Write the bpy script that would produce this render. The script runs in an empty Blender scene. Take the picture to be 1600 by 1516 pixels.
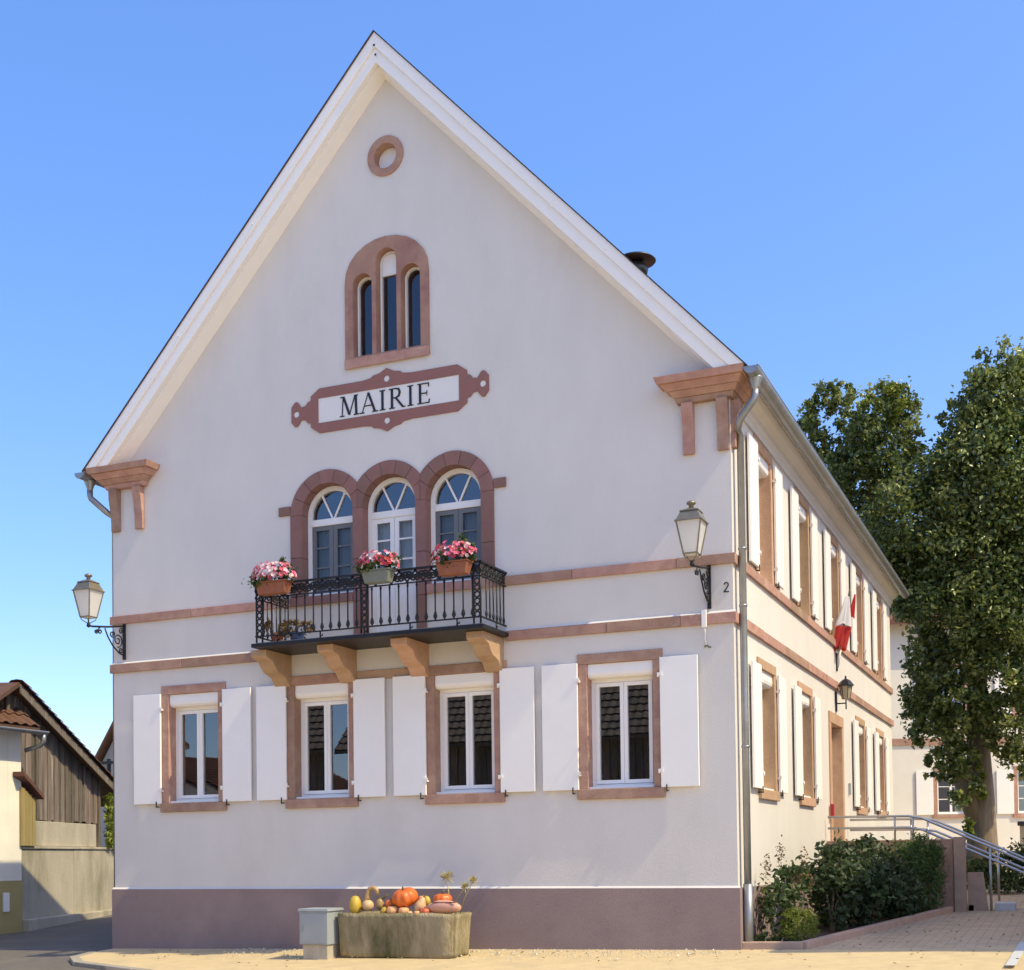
import bpy, bmesh, math, random
import numpy as np
from math import sin, cos, pi, radians, sqrt
from mathutils import Vector, Matrix
from mathutils.geometry import tessellate_polygon

SC = bpy.context.scene
COL = SC.collection
random.seed(7)
W, D = 9.0, 14.2            # front width and depth of the town hall
UP = 11.82                  # roof apex
PITCH = 1.069               # rise per metre of the roof

# ------------------------------------------------------------------ camera
FPX, CX, CY = 2058.1, 802.0, 1288.2
YAW, TILT, ROLL = radians(-23.150), radians(1.352), radians(-0.731)
CAM = Vector((12.612, -15.036, 1.166))
fw = Vector((sin(YAW)*cos(TILT), cos(YAW)*cos(TILT), sin(TILT)))
rt = Vector((cos(YAW), -sin(YAW), 0)); up = rt.cross(fw)
r2 = cos(ROLL)*rt + sin(ROLL)*up
u2 = -sin(ROLL)*rt + cos(ROLL)*up
cd = bpy.data.cameras.new('camera'); cam = bpy.data.objects.new('camera', cd); COL.objects.link(cam)
cam.matrix_world = Matrix(((r2.x, u2.x, -fw.x, CAM.x), (r2.y, u2.y, -fw.y, CAM.y), (r2.z, u2.z, -fw.z, CAM.z), (0, 0, 0, 1)))
cd.sensor_fit = 'HORIZONTAL'; cd.sensor_width = 36.0
cd.lens = FPX/1600*36.0
cd.shift_x = (800-CX)/1600; cd.shift_y = (CY-758)/1600
cd.clip_start = 0.1; cd.clip_end = 2000
SC.camera = cam

# ------------------------------------------------------------------ sky and sun
SUN_EL, SUN_AZ = radians(51), radians(4.2)     # from +x, turned slightly to the front of the facade
sdir = Vector((cos(SUN_EL)*cos(SUN_AZ), -cos(SUN_EL)*sin(SUN_AZ), sin(SUN_EL)))
world = bpy.data.worlds.new('World'); SC.world = world; world.use_nodes = True
nt = world.node_tree; nt.nodes.clear()
sky = nt.nodes.new('ShaderNodeTexSky'); sky.sky_type = 'NISHITA'; sky.sun_disc = False
sky.sun_elevation = SUN_EL
sky.sun_rotation = math.atan2(sdir.x, sdir.y)
sky.air_density = 0.75; sky.dust_density = 1.35; sky.ozone_density = 2.3; sky.altitude = 200
bg = nt.nodes.new('ShaderNodeBackground'); bg.inputs['Strength'].default_value = 0.15
wo = nt.nodes.new('ShaderNodeOutputWorld')
hs = nt.nodes.new('ShaderNodeHueSaturation'); hs.inputs['Saturation'].default_value = 1.56; hs.inputs['Value'].default_value = 1.95; hs.inputs['Hue'].default_value = 0.5135
gm_ = nt.nodes.new('ShaderNodeGamma'); gm_.inputs['Gamma'].default_value = 0.64
nt.links.new(sky.outputs[0], gm_.inputs['Color']); nt.links.new(gm_.outputs[0], hs.inputs['Color']); nt.links.new(hs.outputs[0], bg.inputs['Color']); nt.links.new(bg.outputs[0], wo.inputs['Surface'])
sd = bpy.data.lights.new('sun', 'SUN'); sd.energy = 2.5; sd.angle = radians(0.5); sd.color = (1.0, 0.86, 0.52)
so = bpy.data.objects.new('sun', sd); COL.objects.link(so)
so.rotation_euler = (-sdir).to_track_quat('-Z', 'Y').to_euler(); so.location = (20, -5, 20)
SC.view_settings.view_transform = 'Standard'; SC.view_settings.look = 'None'
SC.view_settings.exposure = 0.88; SC.view_settings.gamma = 1.0; SC.view_settings.use_curve_mapping = False
SC.render.engine = 'CYCLES'
SC.cycles.max_bounces = 8; SC.cycles.transparent_max_bounces = 12
SC.cycles.use_denoising = True

# ------------------------------------------------------------------ materials
MATS = {}
def material(name, col, rough=0.8, col2=None, scale=6.0, bump=0.0, bscale=60.0, metal=0.0, spec=None, stretch=(1, 1, 1),
             island=0.0, detail=5.0, stain=None, stain_scale=0.8, stain_lo=0.5, stain_hi=0.75, translucent=0.0):
    m = bpy.data.materials.new(name); m.use_nodes = True
    n = m.node_tree; b = n.nodes['Principled BSDF']; L = n.links.new
    b.inputs['Roughness'].default_value = rough; b.inputs['Metallic'].default_value = metal
    if spec is not None: b.inputs['Specular IOR Level'].default_value = spec
    geo = n.nodes.new('ShaderNodeNewGeometry')
    mp = n.nodes.new('ShaderNodeMapping'); mp.inputs['Scale'].default_value = stretch
    L(geo.outputs['Position'], mp.inputs['Vector'])
    c = (*col, 1)
    out = None
    if col2 is not None:
        t = n.nodes.new('ShaderNodeTexNoise'); t.inputs['Scale'].default_value = scale; t.inputs['Detail'].default_value = detail
        t.inputs['Roughness'].default_value = 0.6
        L(mp.outputs[0], t.inputs['Vector'])
        rp = n.nodes.new('ShaderNodeMapRange'); rp.inputs['From Min'].default_value = 0.3; rp.inputs['From Max'].default_value = 0.7
        L(t.outputs['Fac'], rp.inputs['Value'])
        mx = n.nodes.new('ShaderNodeMix'); mx.data_type = 'RGBA'
        mx.inputs[6].default_value = c; mx.inputs[7].default_value = (*col2, 1)
        L(rp.outputs[0], mx.inputs[0]); out = mx.outputs[2]
    if stain is not None:
        t = n.nodes.new('ShaderNodeTexNoise'); t.inputs['Scale'].default_value = stain_scale; t.inputs['Detail'].default_value = 8
        t.inputs['Roughness'].default_value = 0.65
        L(mp.outputs[0], t.inputs['Vector'])
        rp = n.nodes.new('ShaderNodeMapRange'); rp.inputs['From Min'].default_value = stain_lo; rp.inputs['From Max'].default_value = stain_hi
        L(t.outputs['Fac'], rp.inputs['Value'])
        mx = n.nodes.new('ShaderNodeMix'); mx.data_type = 'RGBA'
        if out: L(out, mx.inputs[6])
        else: mx.inputs[6].default_value = c
        mx.inputs[7].default_value = (*stain, 1)
        L(rp.outputs[0], mx.inputs[0]); out = mx.outputs[2]
    if island:
        hs = n.nodes.new('ShaderNodeHueSaturation')
        if out: L(out, hs.inputs['Color'])
        else: hs.inputs['Color'].default_value = c
        oi = n.nodes.new('ShaderNodeObjectInfo')
        ad = n.nodes.new('ShaderNodeMath'); ad.operation = 'ADD'; L(oi.outputs['Random'], ad.inputs[0]); L(geo.outputs['Random Per Island'], ad.inputs[1])
        fr = n.nodes.new('ShaderNodeMath'); fr.operation = 'FRACT'; L(ad.outputs[0], fr.inputs[0])
        rp = n.nodes.new('ShaderNodeMapRange'); rp.inputs['To Min'].default_value = 1-island; rp.inputs['To Max'].default_value = 1+island
        L(fr.outputs[0], rp.inputs['Value']); L(rp.outputs[0], hs.inputs['Value'])
        rp2 = n.nodes.new('ShaderNodeMapRange'); rp2.inputs['To Min'].default_value = 0.5+island*0.06; rp2.inputs['To Max'].default_value = 0.5-island*0.06
        L(fr.outputs[0], rp2.inputs['Value']); L(rp2.outputs[0], hs.inputs['Hue'])
        out = hs.outputs[0]
    if out: L(out, b.inputs['Base Color'])
    else: b.inputs['Base Color'].default_value = c
    if bump:
        t = n.nodes.new('ShaderNodeTexNoise'); t.inputs['Scale'].default_value = bscale; t.inputs['Detail'].default_value = 4
        L(mp.outputs[0], t.inputs['Vector'])
        bp = n.nodes.new('ShaderNodeBump'); bp.inputs['Strength'].default_value = bump; bp.inputs['Distance'].default_value = 0.02
        L(t.outputs['Fac'], bp.inputs['Height']); L(bp.outputs[0], b.inputs['Normal'])
    if translucent:
        tr = n.nodes.new('ShaderNodeBsdfTranslucent'); ms = n.nodes.new('ShaderNodeMixShader'); ms.inputs[0].default_value = translucent
        if out: L(out, tr.inputs['Color'])
        else: tr.inputs['Color'].default_value = c
        o = n.nodes['Material Output']
        L(b.outputs[0], ms.inputs[1]); L(tr.outputs[0], ms.inputs[2]); L(ms.outputs[0], o.inputs['Surface'])
    MATS[name] = m
    return m
def glass_material(name, ior, tint=(0.9, 0.93, 0.95)):
    m = bpy.data.materials.new(name); m.use_nodes = True; n = m.node_tree; L = n.links.new
    for x in list(n.nodes):
        if x.type == 'BSDF_PRINCIPLED': n.nodes.remove(x)
    fr = n.nodes.new('ShaderNodeFresnel'); fr.inputs['IOR'].default_value = ior
    tr = n.nodes.new('ShaderNodeBsdfTransparent'); tr.inputs['Color'].default_value = (*tint, 1)
    gl = n.nodes.new('ShaderNodeBsdfGlossy'); gl.inputs['Roughness'].default_value = 0.004; gl.inputs['Color'].default_value = (0.95, 0.97, 1, 1)
    ms = n.nodes.new('ShaderNodeMixShader')
    L(fr.outputs[0], ms.inputs[0]); L(tr.outputs[0], ms.inputs[1]); L(gl.outputs[0], ms.inputs[2]); L(ms.outputs[0], n.nodes['Material Output'].inputs['Surface'])
    MATS[name] = m
material('plaster', (0.715, 0.675, 0.635), 0.9, (0.655, 0.62, 0.58), 1.6, bump=0.2, bscale=95, stain=(0.61, 0.565, 0.525), stretch=(1, 1, 0.45), stain_scale=0.7, stain_lo=0.58, stain_hi=0.85)
material('plaster_base', (0.31, 0.23, 0.215), 0.9, (0.27, 0.20, 0.19), 2.0, bump=0.4, bscale=140, stain=(0.36, 0.27, 0.245), stain_scale=1.1, stain_lo=0.5, stain_hi=0.8)
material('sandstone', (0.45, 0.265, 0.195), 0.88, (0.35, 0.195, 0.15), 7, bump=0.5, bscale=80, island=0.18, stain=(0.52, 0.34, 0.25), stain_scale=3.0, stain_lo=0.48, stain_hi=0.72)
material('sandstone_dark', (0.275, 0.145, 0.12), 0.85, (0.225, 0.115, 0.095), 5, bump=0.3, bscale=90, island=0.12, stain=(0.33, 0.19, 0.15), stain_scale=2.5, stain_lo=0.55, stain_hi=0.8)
material('sandstone_attic', (0.42, 0.25, 0.175), 0.85, (0.33, 0.18, 0.14), 3.5, bump=0.35, bscale=70, stain=(0.30, 0.15, 0.125), stain_scale=1.8, stain_lo=0.48, stain_hi=0.62)
material('sandstone_warm', (0.54, 0.345, 0.215), 0.88, (0.44, 0.27, 0.17), 7, bump=0.5, bscale=70, island=0.14, stain=(0.53, 0.35, 0.22), stain_scale=3.0, stain_lo=0.5, stain_hi=0.75)
material('white_paint', (0.90, 0.87, 0.83), 0.45, (0.87, 0.84, 0.80), 3, bump=0.03, bscale=40)
material('shutter_paint', (0.92, 0.89, 0.85), 0.4, (0.89, 0.86, 0.82), 2.5, bump=0.04, bscale=30)
material('roof_tile', (0.16, 0.07, 0.045), 0.85, (0.11, 0.05, 0.035), 3, bump=0.6, bscale=25, island=0.25)
material('old_tile', (0.23, 0.185, 0.145), 0.9, (0.15, 0.12, 0.095), 3, bump=0.5, bscale=25, stain=(0.30, 0.25, 0.2), stain_scale=2)
material('dark_edge', (0.03, 0.03, 0.035), 0.6)
material('zinc', (0.36, 0.37, 0.38), 0.42, (0.27, 0.28, 0.29), 4, metal=0.65, bump=0.08, bscale=20)
material('iron', (0.012, 0.012, 0.014), 0.45, spec=0.4)
material('steel', (0.42, 0.43, 0.45), 0.32, metal=0.8)
material('lamp_glass', (0.93, 0.92, 0.88), 0.35, translucent=0.5)
material('lamp_glass_warm', (0.55, 0.48, 0.33), 0.3, translucent=0.35)
material('lamp_metal', (0.30, 0.26, 0.19), 0.42, (0.20, 0.17, 0.12), 9, metal=0.55)
material('letter_black', (0.012, 0.012, 0.014), 0.5)
material('sign_red', (0.30, 0.135, 0.11), 0.75, (0.26, 0.12, 0.10), 6, bump=0.1)
material('sign_white', (0.78, 0.76, 0.72), 0.7, (0.74, 0.72, 0.69), 3)
glass_material('glass', 2.3)
glass_material('glass_dim', 1.6)
glass_material('glass_attic', 1.9, (0.75, 0.78, 0.8))
material('grey_frame', (0.16, 0.165, 0.17), 0.5)
material('curtain', (0.72, 0.74, 0.76), 0.9, translucent=0.3)
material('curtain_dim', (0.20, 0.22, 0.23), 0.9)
material('interior', (0.05, 0.045, 0.04), 0.9)
material('terracotta', (0.31, 0.115, 0.06), 0.85, (0.24, 0.09, 0.05), 12, bump=0.1)
material('grey_box', (0.20, 0.22, 0.19), 0.8, (0.16, 0.18, 0.15), 9)
material('blue_glaze', (0.02, 0.05, 0.16), 0.15)
material('leaf_dark', (0.045, 0.075, 0.025), 0.55, island=0.45, translucent=0.25)
material('leaf_tree', (0.135, 0.195, 0.05), 0.3, (0.17, 0.20, 0.055), 0.5, island=0.55, translucent=0.3)
material('leaf_highlight', (0.30, 0.34, 0.10), 0.3, island=0.4, translucent=0.35)  # sunlit highlights put into the colour of the outer crown leaves
material('leaf_mid', (0.055, 0.095, 0.025), 0.55, island=0.4, translucent=0.3)
material('leaf_yellow', (0.27, 0.30, 0.045), 0.6, (0.18, 0.24, 0.035), 7, island=0.35, translucent=0.3)
material('leaf_juniper', (0.10, 0.17, 0.045), 0.65, island=0.4, translucent=0.2)
material('leaf_dry', (0.22, 0.14, 0.07), 0.8, (0.14, 0.10, 0.04), 9, island=0.3, translucent=0.2)
material('petal_pink', (0.75, 0.14, 0.24), 0.6, island=0.3, translucent=0.3)
material('petal_white', (0.85, 0.62, 0.64), 0.6, island=0.15, translucent=0.3)
material('petal_red', (0.70, 0.06, 0.06), 0.6, island=0.3, translucent=0.3)
material('bark', (0.27, 0.21, 0.15), 0.95, (0.16, 0.125, 0.09), 9, bump=0.9, bscale=14, stretch=(1, 1, 0.25))
material('stem', (0.14, 0.13, 0.05), 0.8)
material('straw', (0.45, 0.38, 0.16), 0.8, island=0.2, translucent=0.2)
material('trough_stone', (0.42, 0.34, 0.21), 0.95, (0.27, 0.22, 0.13), 3.5, bump=0.9, bscale=45, stretch=(1, 1, 0.35), stain=(0.085, 0.085, 0.03), stain_scale=2.2, stain_lo=0.44, stain_hi=0.66)
material('cabinet', (0.33, 0.36, 0.38), 0.55, (0.30, 0.33, 0.35), 4, bump=0.05)
material('concrete', (0.52, 0.46, 0.36), 0.95, (0.42, 0.37, 0.28), 2.2, bump=0.5, bscale=40, stretch=(1, 1, 0.4), stain=(0.24, 0.215, 0.14), stain_scale=1.0, stain_lo=0.5, stain_hi=0.72)
material('plank', (0.27, 0.215, 0.17), 0.95, (0.12, 0.092, 0.072), 6, bump=0.7, bscale=22, stretch=(6, 6, 0.35), island=0.4, stain=(0.42, 0.37, 0.31), stain_scale=2.2, stain_lo=0.55, stain_hi=0.75)
material('plank_yellow', (0.45, 0.33, 0.13), 0.9, (0.36, 0.25, 0.09), 6, bump=0.4, bscale=22, stretch=(6, 6, 0.35), island=0.2)
material('cream_wall', (0.90, 0.85, 0.72), 0.9, (0.80, 0.76, 0.66), 2, bump=0.2, bscale=120)
material('ochre', (0.45, 0.36, 0.15), 0.9, (0.40, 0.31, 0.13), 2, bump=0.2, bscale=100)
material('grey_render', (0.36, 0.35, 0.34), 0.9, (0.31, 0.30, 0.29), 2)
material('far_wall', (0.80, 0.76, 0.68), 0.9, (0.76, 0.71, 0.64), 2, bump=0.15)
material('pavement', (0.64, 0.50, 0.28), 0.95, (0.54, 0.42, 0.235), 5, bump=0.5, bscale=70, stain=(0.46, 0.36, 0.23), stain_scale=1.6, stain_lo=0.52, stain_hi=0.8)
material('forecourt_bounce', (0.66, 0.55, 0.41), 0.95, (0.59, 0.49, 0.36), 3, bump=0.4, bscale=80)
material('asphalt', (0.15, 0.135, 0.115), 0.95, (0.12, 0.105, 0.09), 6, bump=0.5, bscale=120, stain=(0.19, 0.17, 0.14), stain_scale=0.9, stain_lo=0.5, stain_hi=0.75)
material('kerb_stone', (0.36, 0.32, 0.26), 0.95, (0.28, 0.25, 0.2), 6, bump=0.4, bscale=60, island=0.12)
material('kerb_pink', (0.52, 0.36, 0.27), 0.95, (0.43, 0.29, 0.215), 6, bump=0.4, bscale=60, island=0.12)
material('earth', (0.07, 0.05, 0.033), 1.0, (0.045, 0.033, 0.022), 8, bump=0.8, bscale=30)
material('grass', (0.10, 0.13, 0.03), 0.9, (0.16, 0.16, 0.05), 3, bump=0.6, bscale=50)
material('pale_stone', (0.55, 0.56, 0.55), 0.8, (0.5, 0.5, 0.5), 5, bump=0.1)
material('gravel', (0.55, 0.48, 0.36), 0.95, island=0.3)
material('siren_black', (0.02, 0.018, 0.018), 0.4)
material('flag_red', (0.62, 0.05, 0.04), 0.75, translucent=0.35)
material('flag_white', (0.82, 0.82, 0.84), 0.75, translucent=0.3)
material('red_box', (0.45, 0.03, 0.03), 0.5)
for nm, c1, c2 in (('pumpkin_orange', (0.72, 0.17, 0.025), (0.62, 0.12, 0.02)), ('gourd_yellow', (0.62, 0.42, 0.05), (0.5, 0.34, 0.04)),
                   ('gourd_tan', (0.50, 0.33, 0.14), (0.34, 0.22, 0.08)), ('gourd_pale', (0.68, 0.47, 0.26), (0.62, 0.38, 0.18)),
                   ('squash_pink', (0.66, 0.36, 0.26), (0.58, 0.29, 0.2)), ('gourd_red', (0.55, 0.12, 0.05), (0.42, 0.08, 0.03)),
                   ('gourd_plum', (0.14, 0.06, 0.06), (0.1, 0.04, 0.05)), ('gourd_peach', (0.70, 0.30, 0.12), (0.72, 0.42, 0.2))):
    material(nm, c1, 0.42, c2, 14, bump=0.1, bscale=40)
# brick paver material for the court beyond the range where pieces can be told apart
def paver_material():
    m = material('paver', (0.30, 0.20, 0.135), 0.95, bump=0)
    n = m.node_tree; L = n.links.new; b = n.nodes['Principled BSDF']
    geo = n.nodes.new('ShaderNodeNewGeometry')
    br = n.nodes.new('ShaderNodeTexBrick'); br.inputs['Scale'].default_value = 1.0
    br.inputs['Color1'].default_value = (0.60, 0.45, 0.28, 1); br.inputs['Color2'].default_value = (0.51, 0.38, 0.245, 1); br.inputs['Mortar'].default_value = (0.33, 0.25, 0.18, 1)
    br.inputs['Mortar Size'].default_value = 0.007; br.inputs['Brick Width'].default_value = 0.22; br.inputs['Row Height'].default_value = 0.11
    L(geo.outputs['Position'], br.inputs['Vector'])
    no = n.nodes.new('ShaderNodeTexNoise'); no.inputs['Scale'].default_value = 2.5; no.inputs['Detail'].default_value = 8
    L(geo.outputs['Position'], no.inputs['Vector'])
    rp = n.nodes.new('ShaderNodeMapRange'); rp.inputs['To Min'].default_value = 0.72; rp.inputs['To Max'].default_value = 1.25
    L(no.outputs['Fac'], rp.inputs['Value'])
    hs = n.nodes.new('ShaderNodeHueSaturation'); L(br.outputs['Color'], hs.inputs['Color']); L(rp.outputs[0], hs.inputs['Value'])
    L(hs.outputs[0], b.inputs['Base Color'])
    bp = n.nodes.new('ShaderNodeBump'); bp.inputs['Strength'].default_value = 0.6; bp.inputs['Distance'].default_value = 0.01; bp.invert = True
    L(br.outputs['Fac'], bp.inputs['Height']); L(bp.outputs[0], b.inputs['Normal'])
paver_material()

# ------------------------------------------------------------------ mesh helpers
class MB:
    def __init__(s): s.v = []; s.f = []
    def add(s, v, f):
        k = len(s.v); s.v += [tuple(p) for p in v]; s.f += [tuple(i+k for i in q) for q in f]; return s
    def box(s, x0, x1, y0, y1, z0, z1):
        v = [(x, y, z) for z in (z0, z1) for y in (y0, y1) for x in (x0, x1)]
        return s.add(v, [(0, 2, 3, 1), (4, 5, 7, 6), (0, 1, 5, 4), (2, 6, 7, 3), (0, 4, 6, 2), (1, 3, 7, 5)])
    def boxm(s, m, a0, a1, h0, h1, o0, o1):
        v = [m(a, h, o) for o in (o0, o1) for h in (h0, h1) for a in (a0, a1)]
        return s.add(v, [(0, 2, 3, 1), (4, 5, 7, 6), (0, 1, 5, 4), (2, 6, 7, 3), (0, 4, 6, 2), (1, 3, 7, 5)])
    def plate(s, m, outer, holes=(), o0=0.0, o1=0.05):
        loops = [list(outer)] + [list(h) for h in holes]
        pts = [p for l in loops for p in l]; N = len(pts)
        tris = tessellate_polygon([[Vector((p[0], p[1], 0)) for p in l] for l in loops])
        v = [m(p[0], p[1], o1) for p in pts] + [m(p[0], p[1], o0) for p in pts]
        f = [tuple(t) for t in tris] + [tuple(i+N for i in reversed(t)) for t in tris]
        k = 0
        for l in loops:
            n = len(l)
            for i in range(n):
                a, b = k+i, k+(i+1) % n
                f.append((a, b, b+N, a+N))
            k += n
        return s.add(v, f)
    def tube(s, path, r, n=8, caps=True):
        P = [Vector(p) for p in path]; R = r if isinstance(r, (list, tuple)) else [r]*len(P)
        rings = []; ref = None
        for i, p in enumerate(P):
            t = (P[min(i+1, len(P)-1)] - P[max(i-1, 0)])
            if t.length < 1e-9: t = Vector((0, 0, 1))
            t.normalize()
            if ref is None:
                ref = Vector((0, 0, 1)) if abs(t.z) < 0.9 else Vector((1, 0, 0))
            a = t.cross(ref)
            if a.length < 1e-6: a = t.orthogonal()
            a.normalize(); b = a.cross(t).normalized(); ref = b
            rings.append([p + R[i]*(cos(2*pi*k/n)*a + sin(2*pi*k/n)*b) for k in range(n)])
        v = [q for g in rings for q in g]; f = []
        for i in range(len(P)-1):
            for k in range(n):
                f.append((i*n+k, i*n+(k+1) % n, (i+1)*n+(k+1) % n, (i+1)*n+k))
        if caps:
            f.append(tuple(range(n-1, -1, -1))); f.append(tuple((len(P)-1)*n+k for k in range(n)))
        return s.add(v, f)
    def lathe(s, prof, n=16, c=(0, 0, 0), sx=1, sy=1):
        v = []; f = []
        for (r, z) in prof:
            for k in range(n):
                v.append((c[0]+sx*r*cos(2*pi*k/n), c[1]+sy*r*sin(2*pi*k/n), c[2]+z))
        for i in range(len(prof)-1):
            for k in range(n):
                f.append((i*n+k, i*n+(k+1) % n, (i+1)*n+(k+1) % n, (i+1)*n+k))
        f.append(tuple(range(n-1, -1, -1))); f.append(tuple((len(prof)-1)*n+k for k in range(n)))
        return s.add(v, f)
    def frustum(s, b, t):   # b, t = (x0,x1,y0,y1,z)
        v = []
        for q in (b, t):
            v += [(q[0], q[2], q[4]), (q[1], q[2], q[4]), (q[1], q[3], q[4]), (q[0], q[3], q[4])]
        return s.add(v, [(3, 2, 1, 0), (4, 5, 6, 7), (0, 1, 5, 4), (1, 2, 6, 5), (2, 3, 7, 6), (3, 0, 4, 7)])
    def build(s, name, mat, parent=None, smooth=False, bevel=0.0, recalc=True):
        me = bpy.data.meshes.new(name); me.from_pydata(s.v, [], s.f)
        if recalc:
            bm = bmesh.new(); bm.from_mesh(me); bmesh.ops.recalc_face_normals(bm, faces=bm.faces); bm.to_mesh(me); bm.free()
        return link(name, me, mat, parent, smooth, bevel)
def link(name, me, mat, parent=None, smooth=False, bevel=0.0):
    if mat and not me.materials: me.materials.append(MATS[mat])
    if smooth:
        for p in me.polygons: p.use_smooth = True
    o = bpy.data.objects.new(name, me); COL.objects.link(o)
    if parent is not None: set_parent(o, parent)
    if bevel:
        b = o.modifiers.new('bevel', 'BEVEL'); b.width = bevel; b.segments = 2; b.limit_method = 'ANGLE'
    return o
ORIGIN = {}
def set_parent(o, p):
    o.parent = p
    o.matrix_parent_inverse = Matrix.Translation(-Vector(ORIGIN.get(p.name, (0, 0, 0))))
def thing(name, label, cat, loc=(0, 0, 0), group=None):
    o = bpy.data.objects.new(name, None); COL.objects.link(o); o.location = loc; o.empty_display_size = 0.2
    ORIGIN[o.name] = loc
    return tag(o, label, cat, group)
def tag(o, label, cat=None, group=None, kind=None):
    if label: o['label'] = label
    if cat: o['category'] = cat
    if group: o['group'] = group
    if kind: o['kind'] = kind
    return o
def struct(o): o['kind'] = 'structure'; return o
def FM(a, h, o): return (a, -o, h)          # front facade: along, height, outwards
def SM(a, h, o): return (W+o, a, h)         # street side wall
def rect(a0, a1, h0, h1): return [(a0, h0), (a1, h0), (a1, h1), (a0, h1)]
def arc(cx, cz, r, a0, a1, n): return [(cx+r*cos(radians(a0+(a1-a0)*i/n)), cz+r*sin(radians(a0+(a1-a0)*i/n))) for i in range(n+1)]
def ground(x, y): return 0.03*max(-30, min(40, y)) + 0.014*(max(-12, min(15, x))-9)
def ribbon(path, w):
    L, R = [], []
    n = len(path)
    for i in range(n):
        a = Vector(path[max(i-1, 0)]); b = Vector(path[min(i+1, n-1)]); t = (b-a).normalized(); nn = Vector((-t.y, t.x))
        p = Vector(path[i]); ww = w[i] if isinstance(w, (list, tuple)) else w
        L.append(tuple(p+nn*ww/2)); R.append(tuple(p-nn*ww/2))
    return L+R[::-1]
def sheet(poly, dz, name, mat, step=None):
    """A ground sheet following the slope of the street."""
    tris = tessellate_polygon([[Vector((p[0], p[1], 0)) for p in poly]])
    mb = MB(); mb.add([(x, y, ground(x, y)+dz) for x, y in poly], [tuple(t) for t in tris])
    me = bpy.data.meshes.new(name); me.from_pydata(mb.v, [], mb.f)
    bm = bmesh.new(); bm.from_mesh(me); bmesh.ops.recalc_face_normals(bm, faces=bm.faces)
    for f in bm.faces:
        if f.normal.z < 0: f.normal_flip()
    bm.to_mesh(me); bm.free()
    return struct(link(name, me, mat))
def leaf_mesh(name, pts, size, up_bias=0.3, seed=1, ratio=0.6, droop=0.0):
    rng = np.random.default_rng(seed); P = np.asarray(pts, float); n = len(P)
    nrm = rng.normal(size=(n, 3)); nrm[:, 2] += up_bias; nrm /= np.linalg.norm(nrm, axis=1)[:, None]
    t = rng.normal(size=(n, 3)); t[:, 2] -= droop; t -= (t*nrm).sum(1)[:, None]*nrm; t /= np.linalg.norm(t, axis=1)[:, None]
    b = np.cross(nrm, t)
    s = (np.asarray(size) if np.ndim(size) else np.full(n, size))*rng.uniform(0.65, 1.25, n)
    l = s[:, None]*t; w = s[:, None]*b*ratio; k = s[:, None]*nrm*0.18
    V = np.empty((n, 4, 3)); V[:, 0] = P-l*0.5; V[:, 1] = P+w*0.5+k-l*0.05; V[:, 2] = P+l*0.55; V[:, 3] = P-w*0.5+k-l*0.05
    idx = np.arange(n)*4
    T = np.empty((n, 2, 3), int); T[:, 0] = np.stack([idx, idx+1, idx+2], 1); T[:, 1] = np.stack([idx, idx+2, idx+3], 1)
    me = bpy.data.meshes.new(name); V = V.reshape(-1, 3); T = T.reshape(-1, 3)
    me.vertices.add(len(V)); me.vertices.foreach_set('co', V.ravel())
    me.loops.add(len(T)*3); me.loops.foreach_set('vertex_index', T.ravel().astype(np.int32))
    me.polygons.add(len(T)); me.polygons.foreach_set('loop_start', np.arange(0, len(T)*3, 3, dtype=np.int32))
    me.polygons.foreach_set('loop_total', np.full(len(T), 3, np.int32))
    me.update(calc_edges=True); me.validate()
    return me
def blob_points(blobs, n, seed=1, shell=0.55, lump=0.28):
    """Points in uneven clumps through ellipsoids (x,y,z,rx,ry,rz)."""
    rng = np.random.default_rng(seed); out = []
    B = np.asarray(blobs, float); vol = B[:, 3]*B[:, 4]*B[:, 5]; vol = vol**0.75; vol /= vol.sum()
    for b, k in zip(B, (vol*n).astype(int)):
        nc = max(6, int(k/45))
        d = rng.normal(size=(nc, 3)); d /= np.linalg.norm(d, axis=1)[:, None]
        rr = rng.uniform(shell, 1.0, nc)**0.7
        c = d*rr[:, None]
        m = rng.integers(0, nc, k)
        q = c[m] + rng.normal(size=(k, 3))*lump*rng.uniform(0.35, 1.0, (nc, 1))[m]
        out.append(b[:3] + q*b[3:6])
    return np.concatenate(out)

# ------------------------------------------------------------------ the ground
gx = [-400, -60, -12, 15, 60, 400]; gy = [-400, -60, -30, 40, 90, 500]
gv = [(x, y, ground(x, y)-0.012) for y in gy for x in gx]
gf = [(j*6+i, j*6+i+1, (j+1)*6+i+1, (j+1)*6+i) for j in range(5) for i in range(5)]
gme = bpy.data.meshes.new('ground'); gme.from_pydata(gv, [], gf); struct(link('ground', gme, 'pavement'))
# asphalt lane past the left side of the town hall and in front of the kerb
kerb_line = [(-0.03, 14.0), (-0.05, 4.0), (-0.02, 0.6), (0.05, -0.5), (0.28, -1.15), (0.85, -1.72), (1.7, -2.12), (3.0, -2.75), (6.0, -4.4), (12.0, -7.8), (20, -12.2), (30, -12.4)]
sheet(kerb_line[:7] + [(1.2, -3.6), (-12, -5.5), (-12, 14)], -0.002, 'lane', 'asphalt')
sheet(kerb_line[6:] + [(30, -28), (-12, -28), (-12, -5.5), (1.2, -3.6)], -0.006, 'square', 'forecourt_bounce')  # unseen ground, made pale to bounce sunlight onto the front wall
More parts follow.
